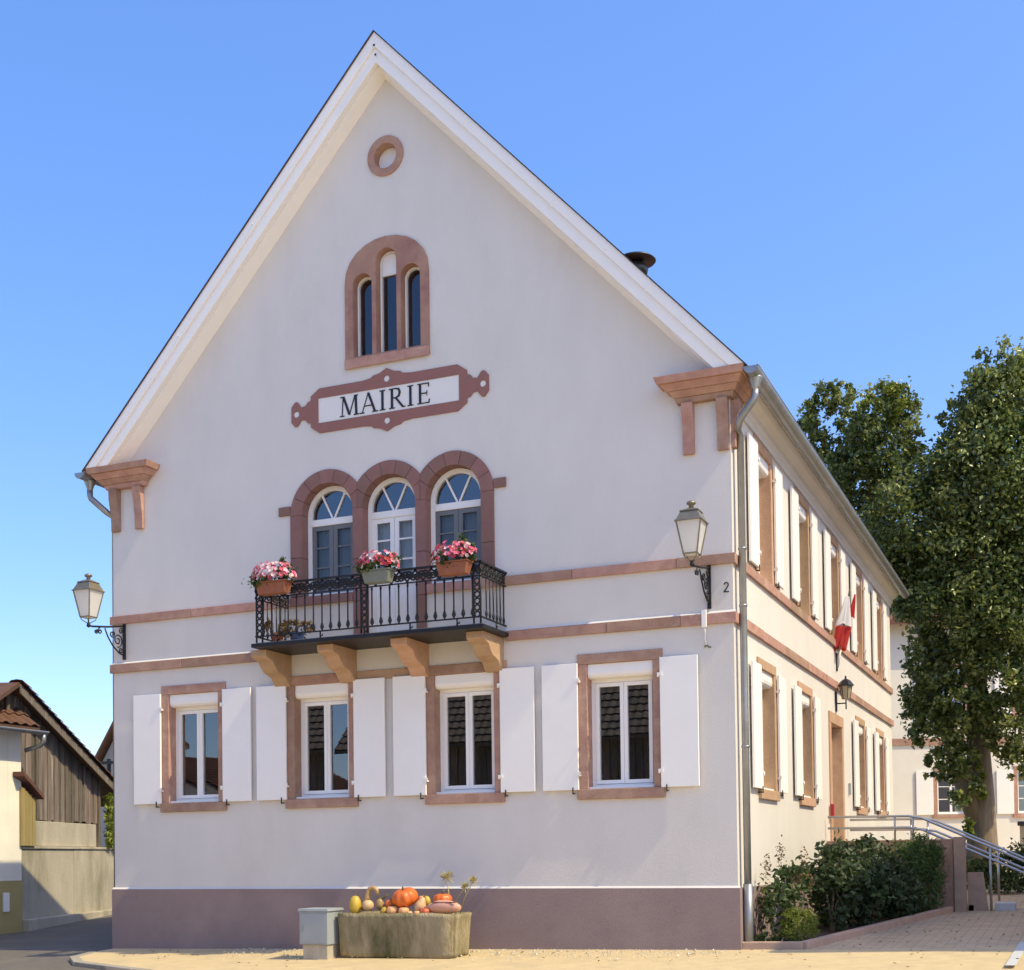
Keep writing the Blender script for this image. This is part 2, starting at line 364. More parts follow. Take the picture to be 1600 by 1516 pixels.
# raised sandy pavement
def kerb_stones(line, name, parent, mat, w=0.14, h=0.06, step=0.9, zoff=0.0):
    P = [Vector((*p, 0)) for p in line]; acc = []
    for a, b in zip(P, P[1:]):
        n = max(1, round((b-a).length/step))
        for i in range(n):
            p, q = a.lerp(b, i/n), a.lerp(b, (i+1)/n); t = (q-p).normalized(); s = Vector((-t.y, t.x, 0))*w/2
            p2, q2 = p+t*0.004, q-t*0.004
            v = [Vector((c.x, c.y, ground(c.x, c.y)+zz)) for zz in (-0.12, h+zoff) for c in (p2-s, q2-s, q2+s, p2+s)]
            mb = MB(); mb.add(v, [(3, 2, 1, 0), (4, 5, 6, 7), (0, 1, 5, 4), (1, 2, 6, 5), (2, 3, 7, 6), (3, 0, 4, 7)])
            mb.build(name, mat, parent, bevel=0.012)
pav = sheet([(9.75, 0.02), (8.98, 0.02), (0.0, 0.02)] + kerb_line[3:] + [(30, 0.4), (12.0, 0.4), (11.3, 0.2), (10.5, 0.05)], 0.045, 'pavement', 'pavement')
kerb_stones(kerb_line[3:10], 'kerb_stone', pav, 'kerb_stone', 0.13, 0.052)
court = sheet([(9.75, 0.03), (10.5, 0.06), (11.3, 0.21), (12.0, 0.41), (30, 0.41), (30, 11.5), (9.0, 11.5), (9.0, 0.03)], 0.041, 'courtyard', 'paver')
sheet([(9.0, 11.5), (30, 11.5), (30, 40), (-20, 40), (-20, 14.6), (9.0, 14.6)], 0.02, 'lawn', 'grass')
sheet([(11.95, -1.5), (12.05, -1.5), (12.10, .9), (12.0, .9)], 0.052, 'stone_strip', 'pale_stone')
bed_line = [(9.02, 0.06), (9.72, 0.09), (10.85, 5.62)]
bed = sheet([(9.0, 0.08), (9.70, 0.10), (10.83, 5.7), (9.0, 5.7)], 0.075, 'planting_bed', 'earth')
kerb_stones(bed_line, 'edging_stone', bed, 'kerb_pink', 0.10, 0.13, 1.0)
# loose light gravel along the foot of the wall
rng = np.random.default_rng(3)
mb = MB()
for i in range(1500):
    x = rng.uniform(2.2, 8.9); y = -abs(rng.normal(0, 0.5))-0.02
    if y < -1.9: continue
    r = rng.uniform(0.004, 0.010)*(1+2.2*rng.uniform()**5); z = ground(x, y)+0.045
    a = rng.uniform(0, 6.28)
    v = [(x+r*cos(a+k*2.094), y+r*sin(a+k*2.094), z) for k in range(3)] + [(x, y, z+r*0.9)]
    mb.add(v, [(0, 1, 3), (1, 2, 3), (2, 0, 3)])
tag(mb.build('gravel', 'gravel'), 'loose pale gravel along the foot of the front wall', 'gravel', kind='stuff')

g = np.random.default_rng(12); P = []
for i in range(170):
    x, y = g.uniform(.8, 12.2), -abs(g.normal(0, .9))-.05
    if g.uniform() < .4: x, y = g.uniform(9.8, 12.3), g.uniform(.2, 5.5)
    if y < -2.0+.0*x and x < 3: continue
    P.append((x, y, ground(x, y)+.053))
tag(link('fallen_leaves', leaf_mesh('fallen_leaves', P, .042, 6.0, 9), 'leaf_dry'), 'scattered dry leaves fallen on the pavement and the court', 'leaves', kind='stuff')

# ------------------------------------------------------------------ the town hall
TH = thing('town_hall', 'lavender plastered gabled town hall with red sandstone trim and white shutters', 'building', (W/2, D/2, -0.1))
def rake_z(x, off): return UP-off-PITCH*abs(x-4.5)
FWC = (1.38, 3.44, 5.53, 7.60)                      # ground floor window centres, front
SWC = (1.70, 4.30, 6.95, 9.60, 12.25)               # side bays (the third holds the door below)
AC = (3.56, 4.485, 5.41); AR, AI, ASP = 0.57, 0.39, 5.75
holes = [rect(c-0.54, c+0.54, 1.83, 3.60) for c in FWC]
def arch_outline(r, c, z, n=14): return arc(c, z, r, 180, 0, n)
half = 0.4625; va = math.degrees(math.acos(half/AR))
out = [(AC[0]-AR, 4.655)] + arc(AC[0], ASP, AR, 180, va, 12) + arc(AC[1], ASP, AR, 180-va, va, 9)[1:] + arc(AC[2], ASP, AR, 180-va, 0, 12)[1:] + [(AC[2]+AR, 4.655)]
out += [(AC[1]+AI+0.145, 4.655), (AC[1]+AI+0.145, 3.935), (AC[1]-AI-0.145, 3.935), (AC[1]-AI-0.145, 4.655)]
holes.append(out)
TW = [(3.865, 7.62), (5.105, 7.62), (5.105, 8.72)] + [(4.485+0.62*cos(radians(t)), 8.72+0.55*sin(radians(t))**0.9) for t in (15, 30, 45, 60, 75, 90)] + [(4.485-0.62*cos(radians(t)), 8.72+0.55*sin(radians(t))**0.9) for t in (75, 60, 45, 30, 15)] + [(3.865, 8.72)]
holes.append(TW)
holes.append(arc(4.49, 10.33, 0.265, 0, 345, 23))
wall_poly = [(0, -0.4), (W, -0.4), (W, rake_z(W, .40)), (4.5, rake_z(4.5, .40)), (0, rake_z(0, .40))]
MB().plate(FM, wall_poly, holes, -0.35, 0.0).build('front_wall', 'plaster', TH)
sholes = [rect(c-0.54, c+0.54, 1.83, 3.60) for c in SWC if c != SWC[2]] + [rect(SWC[2]-0.68, SWC[2]+0.68, 0.80, 3.42)]
sholes += [rect(c-0.53, c+0.53, 4.655, 6.38) for c in SWC]
MB().plate(SM, [(0.352, -0.4), (D, -0.4), (D, 6.70), (0.352, 6.70)], sholes, -0.35, 0.0).build('side_wall', 'plaster', TH)
MB().box(0, 0.35, 0.352, D-0.352, -0.5, 6.62).build('far_side_wall', 'plaster', TH)
MB().plate(lambda a, h, o: (a, D-0.35-o, h), [(0, -0.4), (W-0.352, -0.4), (W-0.352, rake_z(W-.352, .40)), (4.5, rake_z(4.5, .40)), (0, rake_z(0, .40))], (), -0.35, 0.0).build('rear_wall', 'plaster', TH)
MB().box(0.4, 8.6, 1.6, 1.7, 0.63, 3.61).build('dark_backing', 'interior', TH)  # added backing; its near-black colour stands in for room shade behind the panes
MB().box(7.2, 7.3, 1.75, 13.8, 0.63, 3.61).build('dark_backing', 'interior', TH)
MB().box(0.4, 8.6, 1.6, 1.7, 3.83, 6.44).build('dark_backing', 'interior', TH)
MB().box(7.2, 7.3, 1.75, 13.8, 3.83, 6.44).build('dark_backing', 'interior', TH)
MB().box(3.0, 6.0, 1.6, 1.7, 6.61, 9.6).build('dark_backing', 'interior', TH)
MB().box(0.36, 8.64, 0.36, 13.8, 3.62, 3.82).build('upper_floor', 'interior', TH)
MB().box(0.36, 8.64, 0.36, 13.8, 6.45, 6.6).build('attic_floor', 'interior', TH)
MB().box(0.36, 8.64, 0.36, 13.8, 0.5, 0.62).build('ground_floor', 'interior', TH)
# plinth: a proud base course with a ledge
pl = MB(); pl.boxm(FM, -0.03, W+0.03, -0.5, 0.757, 0.002, 0.032); pl.build('plinth', 'plaster_base', TH)
pl = MB(); pl.boxm(SM, 0.004, D, -0.5, 0.757, 0.002, 0.030); pl.build('plinth', 'plaster_base', TH)
def weathering(a0, a1, z0, h, o, name, mat):
    pr = [(0.001, z0), (o, z0), (0.001, z0+h)]; mb = MB()
    mb.add([FM(a0, z, q) for q, z in pr]+[FM(a1, z, q) for q, z in pr], [(0, 1, 2), (5, 4, 3), (0, 3, 4, 1), (1, 4, 5, 2), (2, 5, 3, 0)]); mb.build(name, mat, TH)
weathering(-0.028, W+0.028, 0.7575, 0.026, 0.031, 'plinth_ledge', 'plaster')
weathering(-0.03, 2.93, 3.9625, 0.030, 0.036, 'weathering', 'plaster')
weathering(6.12, W+0.03, 3.9625, 0.030, 0.036, 'weathering', 'plaster')
# string courses, stone by stone
def course(m, a0, a1, z0, z1, proud, name, step=1.15, seed=1, skip=None, mat='sandstone'):
    r = random.Random(seed); first = None; a = a0
    while a < a1-1e-6:
        b = min(a1, a+step*r.uniform(0.8, 1.25))
        if a1-b < 0.3: b = a1
        if not (skip and a >= skip[0]-1e-6 and b <= skip[1]+1e-6):
            mb = MB().boxm(m, a+0.0025, b-0.0025, z0+r.uniform(0, .003), z1-r.uniform(0, .003), 0.001, proud+r.uniform(-.003, .003))
            o = mb.build(name if first is None else 'stone_block', mat, TH if first is None else first, bevel=0.005)
            if first is None: first = o
        a = b
course(FM, -0.042, AC[0]-AR-0.0, 4.53, 4.65, 0.040, 'upper_string_course', seed=2)
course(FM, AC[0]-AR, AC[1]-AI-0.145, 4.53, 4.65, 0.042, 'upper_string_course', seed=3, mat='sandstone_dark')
course(FM, AC[1]+AI+0.145, W+0.042, 4.53, 4.65, 0.040, 'upper_string_course', seed=4)
course(FM, -0.042, 2.93, 3.835, 3.962, 0.040, 'lower_string_course', seed=5)
course(FM, 6.12, W+0.042, 3.835, 3.962, 0.040, 'lower_string_course', seed=6)
course(SM, 0.006, D+0.04, 4.53, 4.65, 0.040, 'upper_string_course', seed=7, step=1.6)
course(SM, 0.006, D+0.04, 3.835, 3.962, 0.040, 'lower_string_course', seed=8, step=1.6)

# --- a rectangular window with stone surround, white casement, roller box
def window(m, c, z0, z1, wide=0.54, sill=True, lintel_half=None, curtain=None, stone='sandstone'):
    jw = 0.125; a0, a1 = c-wide, c+wide
    sh = 0.125 if sill else 0.0
    zi, zt = z0+sh, z1-0.125
    i0, i1 = a0+jw, a1-jw
    fr = MB(); o0, o1 = -0.20, -0.145
    t = 0.052
    fr.boxm(m, i0, i0+t, zi, zt, o0, o1); fr.boxm(m, i1-t, i1, zi, zt, o0, o1)
    fr.boxm(m, i0+t, i1-t, zi, zi+t+0.01, o0, o1); fr.boxm(m, i0+t, i1-t, zt-0.22, zt, o0, o1)
    g0, g1, gz0, gz1 = i0+t+.004, i1-t-.004, zi+t+.014, zt-0.224
    w_ = fr.build('window', 'white_paint', TH, bevel=0.004)
    MB().boxm(m, a0, i0, zi, zt, -0.21, 0.020).build('jamb', stone, w_, bevel=0.006)
    MB().boxm(m, i1, a1, zi, zt, -0.21, 0.020).build('jamb', stone, w_, bevel=0.006)
    lh = lintel_half or (a0, a1)
    MB().boxm(m, lh[0], lh[1], zt+0.001, z1, -0.21, 0.022).build('lintel', stone, w_, bevel=0.006)
    if sill: MB().boxm(m, a0-0.01, a1+0.01, z0, zi-0.001, -0.21, 0.045).build('sill', stone, w_, bevel=0.008)
    # white outer sill board
    MB().boxm(m, i0+0.002, i1-0.002, zi+0.001, zi+0.028, -0.145, -0.01).build('sill_board', 'white_paint', w_, bevel=0.004)
    mid = (g0+g1)/2; s = 0.045
    for (b0, b1) in ((g0, mid-0.002), (mid+0.002, g1)):
        sa = MB()
        sa.boxm(m, b0, b0+s, gz0, gz1, -0.195, -0.135); sa.boxm(m, b1-s, b1, gz0, gz1, -0.195, -0.135)
        sa.boxm(m, b0+s, b1-s, gz0, gz0+s, -0.195, -0.136); sa.boxm(m, b0+s, b1-s, gz1-s, gz1, -0.195, -0.136)
        sh_ = sa.build('sash', 'white_paint', w_)
        tz = random.uniform(-0.004, 0.004)
        p = MB(); q0, q1, y0 = b0+s-.004, b1-s+.004, -0.165
        p.add([m(q0, gz0+s-.004, y0+tz), m(q1, gz0+s-.004, y0-tz), m(q1, gz1-s+.004, y0-tz), m(q0, gz1-s+.004, y0+tz)], [(0, 1, 2, 3)])
        p.build('pane', 'glass', w_, recalc=False)
    # roller shutter box, rounded at the lower front
    pr = [(-0.145, zt-0.002), (-0.012, zt-0.002), (-0.008, zt-0.11), (-0.018, zt-0.145), (-0.042, zt-0.17), (-0.145, zt-0.178)]
    rb = MB(); n = len(pr)
    rb.add([m(i0+.003, h, o) for o, h in pr]+[m(i1-.003, h, o) for o, h in pr], [tuple(range(n)), tuple(range(2*n-1, n-1, -1))]+[(i, (i+1) % n, n+(i+1) % n, n+i) for i in range(n)])
    rb.build('roller_box', 'white_paint', w_)
    if curtain:
        cv = MB(); N = 26; A = [i0+.06+(i1-i0-.12)*k/N for k in range(N+1)]
        vv = [m(a, h, -0.30+0.022*sin(k*1.9)+0.008*sin(k*0.7)) for h in (zi+.03, zt-.05) for k, a in enumerate(A)]
        cv.add(vv, [(k, k+1, N+2+k, N+1+k) for k in range(N)]); cv.build('curtain', curtain, w_, smooth=True, recalc=False)
    return w_
def shutter(m, a0, a1, z0, z1, side, proud=0.03):
    """side = -1: hinges on the right edge, +1: hinges on the left edge"""
    b = MB(); b.boxm(m, a0, a1, z0, z1, proud, proud+0.032)
    s = b.build('shutter', 'shutter_paint', TH, bevel=0.004)
    e = a1 if side < 0 else a0
    for h in (z0+0.20, z1-0.20):
        q = MB(); d = 0.028
        q.boxm(m, e-0.03 if side < 0 else e-d, e+d if side < 0 else e+0.03, h-0.018, h+0.018, proud+0.034, proud+0.046)
        q.boxm(m, e+0.006 if side < 0 else e-d, e+d if side < 0 else e-0.006, h-0.034, h-0.010, proud-0.005, proud+0.043)
        q.build('hinge', 'white_paint', s)
    c = MB(); cc = a1-0.07 if side < 0 else a0+0.07
    c.boxm(m, cc-0.006, cc+0.006, z0-0.055, z0+0.03, proud+0.034, proud+0.044)
    c.boxm(m, cc-0.005, cc+0.005, z0-0.05, z0-0.035, 0.002, proud+0.034)
    c.build('catch', 'iron', s)
    return s
for i, c in enumerate(FWC):
    lh = None
    if i == 1: lh = (2.90, 4.45)
    if i == 2: lh = (4.455, 6.08)
    if i == 1 or i == 2:
        lh2 = (c-0.54, c+0.54)
    window(FM, c, 1.83, 3.60, curtain=None)
    shutter(FM, c-0.99, c-0.525, 1.95, 3.49, -1)
    shutter(FM, c+0.515, c+0.975, 1.95, 3.49, +1)
# stone strip that ties the lintels of the two middle windows together under the balcony
MB().boxm(FM, 3.985, 4.985, 3.478, 3.60, 0.001, 0.021).build('lintel_band', 'sandstone_warm', TH, bevel=0.005)
MB().boxm(FM, 6.075, 6.13, 3.478, 3.60, 0.001, 0.021).build('lintel_band', 'sandstone_warm', TH, bevel=0.005)
MB().boxm(FM, 2.76, 2.895, 3.478, 3.60, 0.001, 0.021).build('lintel_band', 'sandstone_warm', TH, bevel=0.005)
for k, c in enumerate(SWC):
    if k != 2:
        window(SM, c, 1.83, 3.60, stone='sandstone_warm')
        shutter(SM, c-0.99, c-0.525, 1.95, 3.49, -1); shutter(SM, c+0.515, c+0.975, 1.95, 3.49, +1)
    window(SM, c, 4.655, 6.38, wide=0.53, sill=False, stone='sandstone_warm')
    shutter(SM, c-0.98, c-0.515, 4.70, 6.27, -1); shutter(SM, c+0.505, c+0.965, 4.70, 6.27, +1)
# side door
dc = SWC[2]
df = MB(); df.boxm(SM, dc-.52, dc-.46, .80, 3.24, -.22, -.15); df.boxm(SM, dc+.46, dc+.52, .80, 3.24, -.22, -.15); df.boxm(SM, dc-.46, dc+.46, 3.16, 3.24, -.22, -.15)
door = df.build('door', 'white_paint', TH, bevel=0.004)
MB().boxm(SM, dc-.455, dc+.455, .82, 3.155, -.21, -.165).build('door_leaf', 'white_paint', door, bevel=0.004)
for z0, z1 in ((1.0, 1.7), (1.85, 3.0)):
    MB().boxm(SM, dc-.33, dc+.33, z0, z1, -.165, -.155).build('door_panel', 'white_paint', door, bevel=0.004)
MB().tube([SM(dc-.38, 1.85, -.16), SM(dc-.38, 1.85, -.11), SM(dc-.27, 1.85, -.11)], 0.011).build('handle', 'steel', door, smooth=True)
MB().boxm(SM, dc-.68, dc-.52, .80, 3.24, -.23, .022).build('jamb', 'sandstone_warm', door, bevel=0.006)
MB().boxm(SM, dc+.52, dc+.68, .80, 3.24, -.23, .022).build('jamb', 'sandstone_warm', door, bevel=0.006)
MB().boxm(SM, dc-.68, dc+.68, 3.242, 3.42, -.23, .025).build('lintel', 'sandstone_warm', door, bevel=0.006)

# --- arched windows and balcony door on the first floor
def arch_poly(c, r, zb, n=16): return [(c-r, zb)] + arc(c, ASP, r, 180, 0, n) + [(c+r, zb)]
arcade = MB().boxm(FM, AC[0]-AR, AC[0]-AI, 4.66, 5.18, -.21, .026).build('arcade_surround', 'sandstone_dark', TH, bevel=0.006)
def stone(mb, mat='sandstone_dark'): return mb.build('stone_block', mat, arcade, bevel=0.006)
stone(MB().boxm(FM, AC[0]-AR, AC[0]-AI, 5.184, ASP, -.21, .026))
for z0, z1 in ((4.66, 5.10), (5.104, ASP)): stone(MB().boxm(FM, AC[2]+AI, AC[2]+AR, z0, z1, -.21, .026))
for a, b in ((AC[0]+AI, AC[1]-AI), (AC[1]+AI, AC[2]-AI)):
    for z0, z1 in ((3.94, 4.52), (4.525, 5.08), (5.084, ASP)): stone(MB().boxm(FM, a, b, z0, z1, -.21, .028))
for i, c in enumerate(AC):
    lo = AC[i]-half if i else -99; hi = AC[i]+half if i < 2 else 99
    n = 7
    for k in range(n):
        a0, a1 = 180-180*k/n-0.25, 180-180*(k+1)/n+0.25
        o_ = arc(c, ASP, AR, a0, a1, 5); i_ = arc(c, ASP, AI, a1, a0, 5)
        pts = [(min(max(x, lo+.001), hi-.001), max(z, ASP+.0015)) for x, z in o_+i_]
        stone(MB().plate(FM, pts, (), -0.21, 0.026 + 0.003*((k*7+i) % 3)/2))
stone(MB().boxm(FM, AC[0]-AR-0.18, AC[0]-AR-0.001, 5.77, 5.89, .001, .03))
stone(MB().boxm(FM, AC[2]+AR+0.001, AC[2]+AR+0.17, 5.775, 5.895, .001, .03))
for i, c in enumerate(AC):
    zb = 4.655 if i != 1 else 3.94
    q = AI-0.004
    fm = MB()
    fm.plate(FM, arch_poly(c, q, zb), [arch_poly(c, q-0.06, zb+0.05)], -0.21, -0.13)
    w_ = fm.build('arched_window' if i != 1 else 'balcony_door', 'white_paint', TH)
    zt = 5.66
    MB().boxm(FM, c-q+.06, c+q-.06, zt-0.045, zt+0.045, -.205, -.125).build('transom', 'white_paint', w_, bevel=0.004)
    for s in (-1, 1):
        ang = radians(90-s*32); R_ = q-0.058
        p0 = (c+s*0.012, zt+0.044); p1 = (c+cos(ang)*R_*0.99, ASP+sin(ang)*R_*0.99)
        MB().plate(FM, ribbon([p0, p1], 0.024), (), -.19, -.15).build('glazing_bar', 'white_paint', w_)
    fan = arc(c, ASP, q-0.058, 180, 0, 16)
    P = MB().add([FM(x, z, -.172) for x, z in [(c-q+.058, zt+.04)]+fan+[(c+q-.058, zt+.04)]], [tuple(reversed(range(19)))])
    P.build('pane', 'glass', w_, recalc=False)
    fc = 'white_paint' if i == 1 else 'grey_frame'
    top = zt-0.046; b0 = zb+0.055
    for s in (-1, 1):
        e0, e1 = (c-q+.062, c-.003) if s < 0 else (c+.003, c+q-.062)
        fw_ = 0.06; zlow = b0 + (0.72 if i == 1 else 0)
        sa = MB(); sa.boxm(FM, e0, e0+fw_, b0, top, -.19, -.14); sa.boxm(FM, e1-fw_, e1, b0, top, -.19, -.14)
        sa.boxm(FM, e0+fw_, e1-fw_, zlow, zlow+fw_+.01, -.19, -.141); sa.boxm(FM, e0+fw_, e1-fw_, top-fw_, top, -.19, -.141)
        sa.build('sash', fc, w_)
        if i == 1: MB().boxm(FM, e0+fw_, e1-fw_, b0, zlow, -.18, -.152).build('door_panel', 'white_paint', w_)
        g0, g1, h0, h1 = e0+fw_-.003, e1-fw_+.003, zlow+fw_, top-fw_+.003
        for f in (0.36, 0.70):
            z = h0+(h1-h0)*f
            MB().boxm(FM, g0+.003, g1-.003, z-.011, z+.011, -.178, -.148).build('glazing_bar', fc, w_)
        tz = random.uniform(-.003, .003)
        MB().add([FM(g0, h0, -.168+tz), FM(g1, h0, -.168-tz), FM(g1, h1, -.168-tz), FM(g0, h1, -.168+tz)], [(0, 1, 2, 3)]).build('pane', 'glass_dim', w_, recalc=False)
    cv = MB(); N = 40; A = [c-q+.07+(2*q-.14)*k/N for k in range(N+1)]
    cv.add([FM(a, h, -0.26+0.02*sin(k*1.3)) for h in (zb+.06, zt-.02) for k, a in enumerate(A)], [(k, k+1, N+2+k, N+1+k) for k in range(N)])
    cv.build('curtain', 'curtain' if i == 1 else 'curtain_dim', w_, smooth=True, recalc=False)

# --- triple lancet attic window
def lancet(c, r, zb, zs, n=10): return [(c-r, zb)] + arc(c, zs, r, 180, 0, n) + [(c+r, zb)]
LN = ((4.130, 0.142, 7.75, 8.70), (4.485, 0.152, 7.75, 8.965), (4.840, 0.142, 7.75, 8.70))
tri = MB().plate(FM, TW, [lancet(*l) for l in LN], -0.16, 0.022).build('attic_window', 'sandstone_attic', TH)
MB().boxm(FM, 3.865, 5.105, 7.60, 7.725, 0.023, 0.045).build('sill', 'sandstone', tri, bevel=0.006)
for c, r, zb, zs in LN:
    q = r-0.003
    MB().plate(FM, lancet(c, q, zb+.002, zs), [lancet(c, q-.022, zb+.05, zs)], -.15, -.10).build('sash', 'white_paint', tri)
    if c == LN[1][0]:
        MB().plate(FM, [(c-q+.027, zs-.16), (c+q-.027, zs-.16)] + arc(c, zs, q-.027, 0, 180, 8), (), -.135, -.105).build('blind', 'white_paint', tri)
    pts = lancet(c, q-.024, zb+.058, zs)
    MB().add([FM(x, z, -.14) for x, z in pts], [tuple(reversed(range(len(pts))))]).build('pane', 'glass_attic', tri, recalc=False)
# --- oculus
oc = (4.49, 10.33)
ocu = MB().plate(FM, arc(*oc, 0.265, 0, 345, 23), [arc(*oc, 0.165, 0, 345, 23)], -0.20, 0.024).build('oculus', 'sandstone', TH, bevel=0.006)
MB().add([FM(x, z, -.12) for x, z in arc(*oc, 0.168, 0, 345, 23)], [tuple(range(24))]).build('disc', 'white_paint', ocu, recalc=False)

# --- roof
def chevron(a, b, zcut, xt=None):
    xa = (UP-a-zcut)/PITCH; xb = (UP-b-zcut)/PITCH
    return [(4.5-xa, zcut), (4.5, UP-a), (4.5+xa, zcut), (4.5+xb, zcut), (4.5, UP-b), (4.5-xb, zcut)]
roof = MB().plate(FM, chevron(0, 0.013, 6.70), (), -D-0.25, 0.315).build('roof', 'roof_tile', TH)
MB().plate(FM, chevron(0.0135, 0.30, 6.70), (), -D-0.2, -0.002).build('roof_deck', 'white_paint', roof)
MB().plate(FM, chevron(0.014, 0.20, 6.745), (), 0.274, 0.302).build('bargeboard', 'white_paint', roof, bevel=0.004)
MB().plate(FM, chevron(0.0145, 0.395, 6.746), (), 0.190, 0.273).build('bargeboard', 'white_paint', roof, bevel=0.006)
def loft_soffit(o0, off0, o1, off1, zc):
    mb = MB(); p0 = chevron(0.027, off0, zc); p1 = chevron(0.027, off1, zc)
    mb.add([FM(x, z, o0) for x, z in p0]+[FM(x, z, o1) for x, z in p1], [(0, 1, 4, 5), (1, 2, 3, 4), (6, 11, 10, 7), (7, 10, 9, 8)]+[(i, 6+i, 6+(i+1) % 6, (i+1) % 6) for i in range(6)])
    return mb
loft_soffit(0.189, 0.41, 0.001, 0.475, 6.749).build('verge_soffit', 'white_paint', roof)
MB().plate(FM, chevron(-0.002, 0.010, 6.705), (), 0.3155, 0.322).build('verge_trim', 'dark_edge', roof)
# joints and fixings on the right-hand bargeboard
for t in (0.28, 0.53, 0.78, 0.40, 0.66):
    for sgn in ((1,) if t in (0.28, 0.53, 0.78) else (1, -1)):
        x = 4.5+sgn*4.7*t; z = rake_z(x, 0.045)
        if t in (0.28, 0.53, 0.78):
            MB().plate(FM, ribbon([(x, z), (x-sgn*0.09, z-0.085)], 0.014), (), .3025, .309).build('joint_strip', 'white_paint', roof)
        else:
            MB().lathe([(0.001, 0), (0.014, .004), (0.001, .012)], 8).build('fixing', 'white_paint', roof).matrix_world = Matrix.Translation((x, -.303, z-.1))
for c in ((4.50, 11.63), (4.52, 11.50)):
    MB().boxm(FM, c[0]-.012, c[0]+.012, c[1]-.012, c[1]+.012, .303, .31).build('fixing', 'iron', roof)
# moulded cornice under the eaves of the side wall, and the gutter
prof = [(0.002, 6.40), (0.03, 6.40), (0.035, 6.46), (0.07, 6.50), (0.075, 6.56), (0.16, 6.62), (0.20, 6.68), (0.20, 6.74), (0.002, 6.74)]
def extrude_y(pr, y0, y1, sx=1, x0=W):
    mb = MB(); n = len(pr)
    mb.add([(x0+sx*o, y0, h) for o, h in pr]+[(x0+sx*o, y1, h) for o, h in pr], [tuple(range(n)), tuple(range(2*n-1, n-1, -1))]+[(i, (i+1) % n, n+(i+1) % n, n+i) for i in range(n)])
    return mb
extrude_y(prof, 0.62, D).build('eaves_cornice', 'plaster', TH)
def gutter(xc, name, y0, y1, z=6.70):
    n = 10; mb = MB(); R1, R2 = 0.088, 0.080
    ring = [(R1*cos(pi+pi*k/n), R1*sin(pi+pi*k/n)) for k in range(n+1)] + [(R2*cos(2*pi-pi*k/n), R2*sin(2*pi-pi*k/n)) for k in range(n+1)]
    m = len(ring)
    mb.add([(xc+a, y, z+b) for y in (y0, y1) for a, b in ring], [(i, (i+1) % m, m+(i+1) % m, m+i) for i in range(m)])
    g = mb.build(name, 'zinc', TH, smooth=True)
    for yy in (y0+.002, y1-.002):
        e = MB(); e.add([(xc+.088*cos(pi+pi*k/n), yy, z+.088*sin(pi+pi*k/n)) for k in range(n+1)], [tuple(range(n+1))]); e.build('gutter_end', 'zinc', g, recalc=False)
    MB().tube([(xc+.085, y0, z+.004), (xc+.085, y1, z+.004)], 0.009, 6).build('bead', 'zinc', g, smooth=True)
    return g
g1 = gutter(9.315, 'gutter', -0.30, D+0.2); g2 = gutter(-0.345, 'gutter', -0.30, D+0.2)
def downpipe(path, name='downpipe', collars=()):
    p = MB().tube(path, 0.043, 12).build(name, 'zinc', TH, smooth=True)
    for c in collars: MB().tube([(c[0], c[1], c[2]-.012), (c[0], c[1], c[2]+.012)], 0.05, 12).build('collar', 'zinc', p, smooth=True)
    return p
hx, hy = 9.315, -0.08
MB().lathe([(0.04, -.16), (0.045, -.10), (0.085, 0.0), (0.085, 0.02)], 14, (hx, hy, 6.62)).build('gutter_outlet', 'zinc', g1, smooth=True)
downpipe([(hx, hy, 6.50), (hx, hy, 6.42), (hx-.02, hy, 6.38), (9.13, hy, 6.17), (9.085, hy+.10, 6.10), (9.085, 0.13, 6.05), (9.085, 0.13, 3.0), (9.085, 0.13, 0.78)], collars=((9.085, .13, 4.72), (9.085, .13, 4.05), (9.085, .13, 2.4)))
MB().tube([(9.085, .13, .80), (9.085, .13, -.05)], .056, 12).build('downpipe_foot', 'zinc', TH, smooth=True)
MB().lathe([(0.04, -.16), (0.045, -.10), (0.085, 0.0), (0.085, 0.02)], 14, (-.345, hy, 6.62)).build('gutter_outlet', 'zinc', g2, smooth=True)
downpipe([(-.345, hy, 6.50), (-.345, hy, 6.42), (-.33, hy, 6.38), (-.12, hy+.1, 6.17), (-.075, .13, 6.10), (-.075, .13, 0.0)])
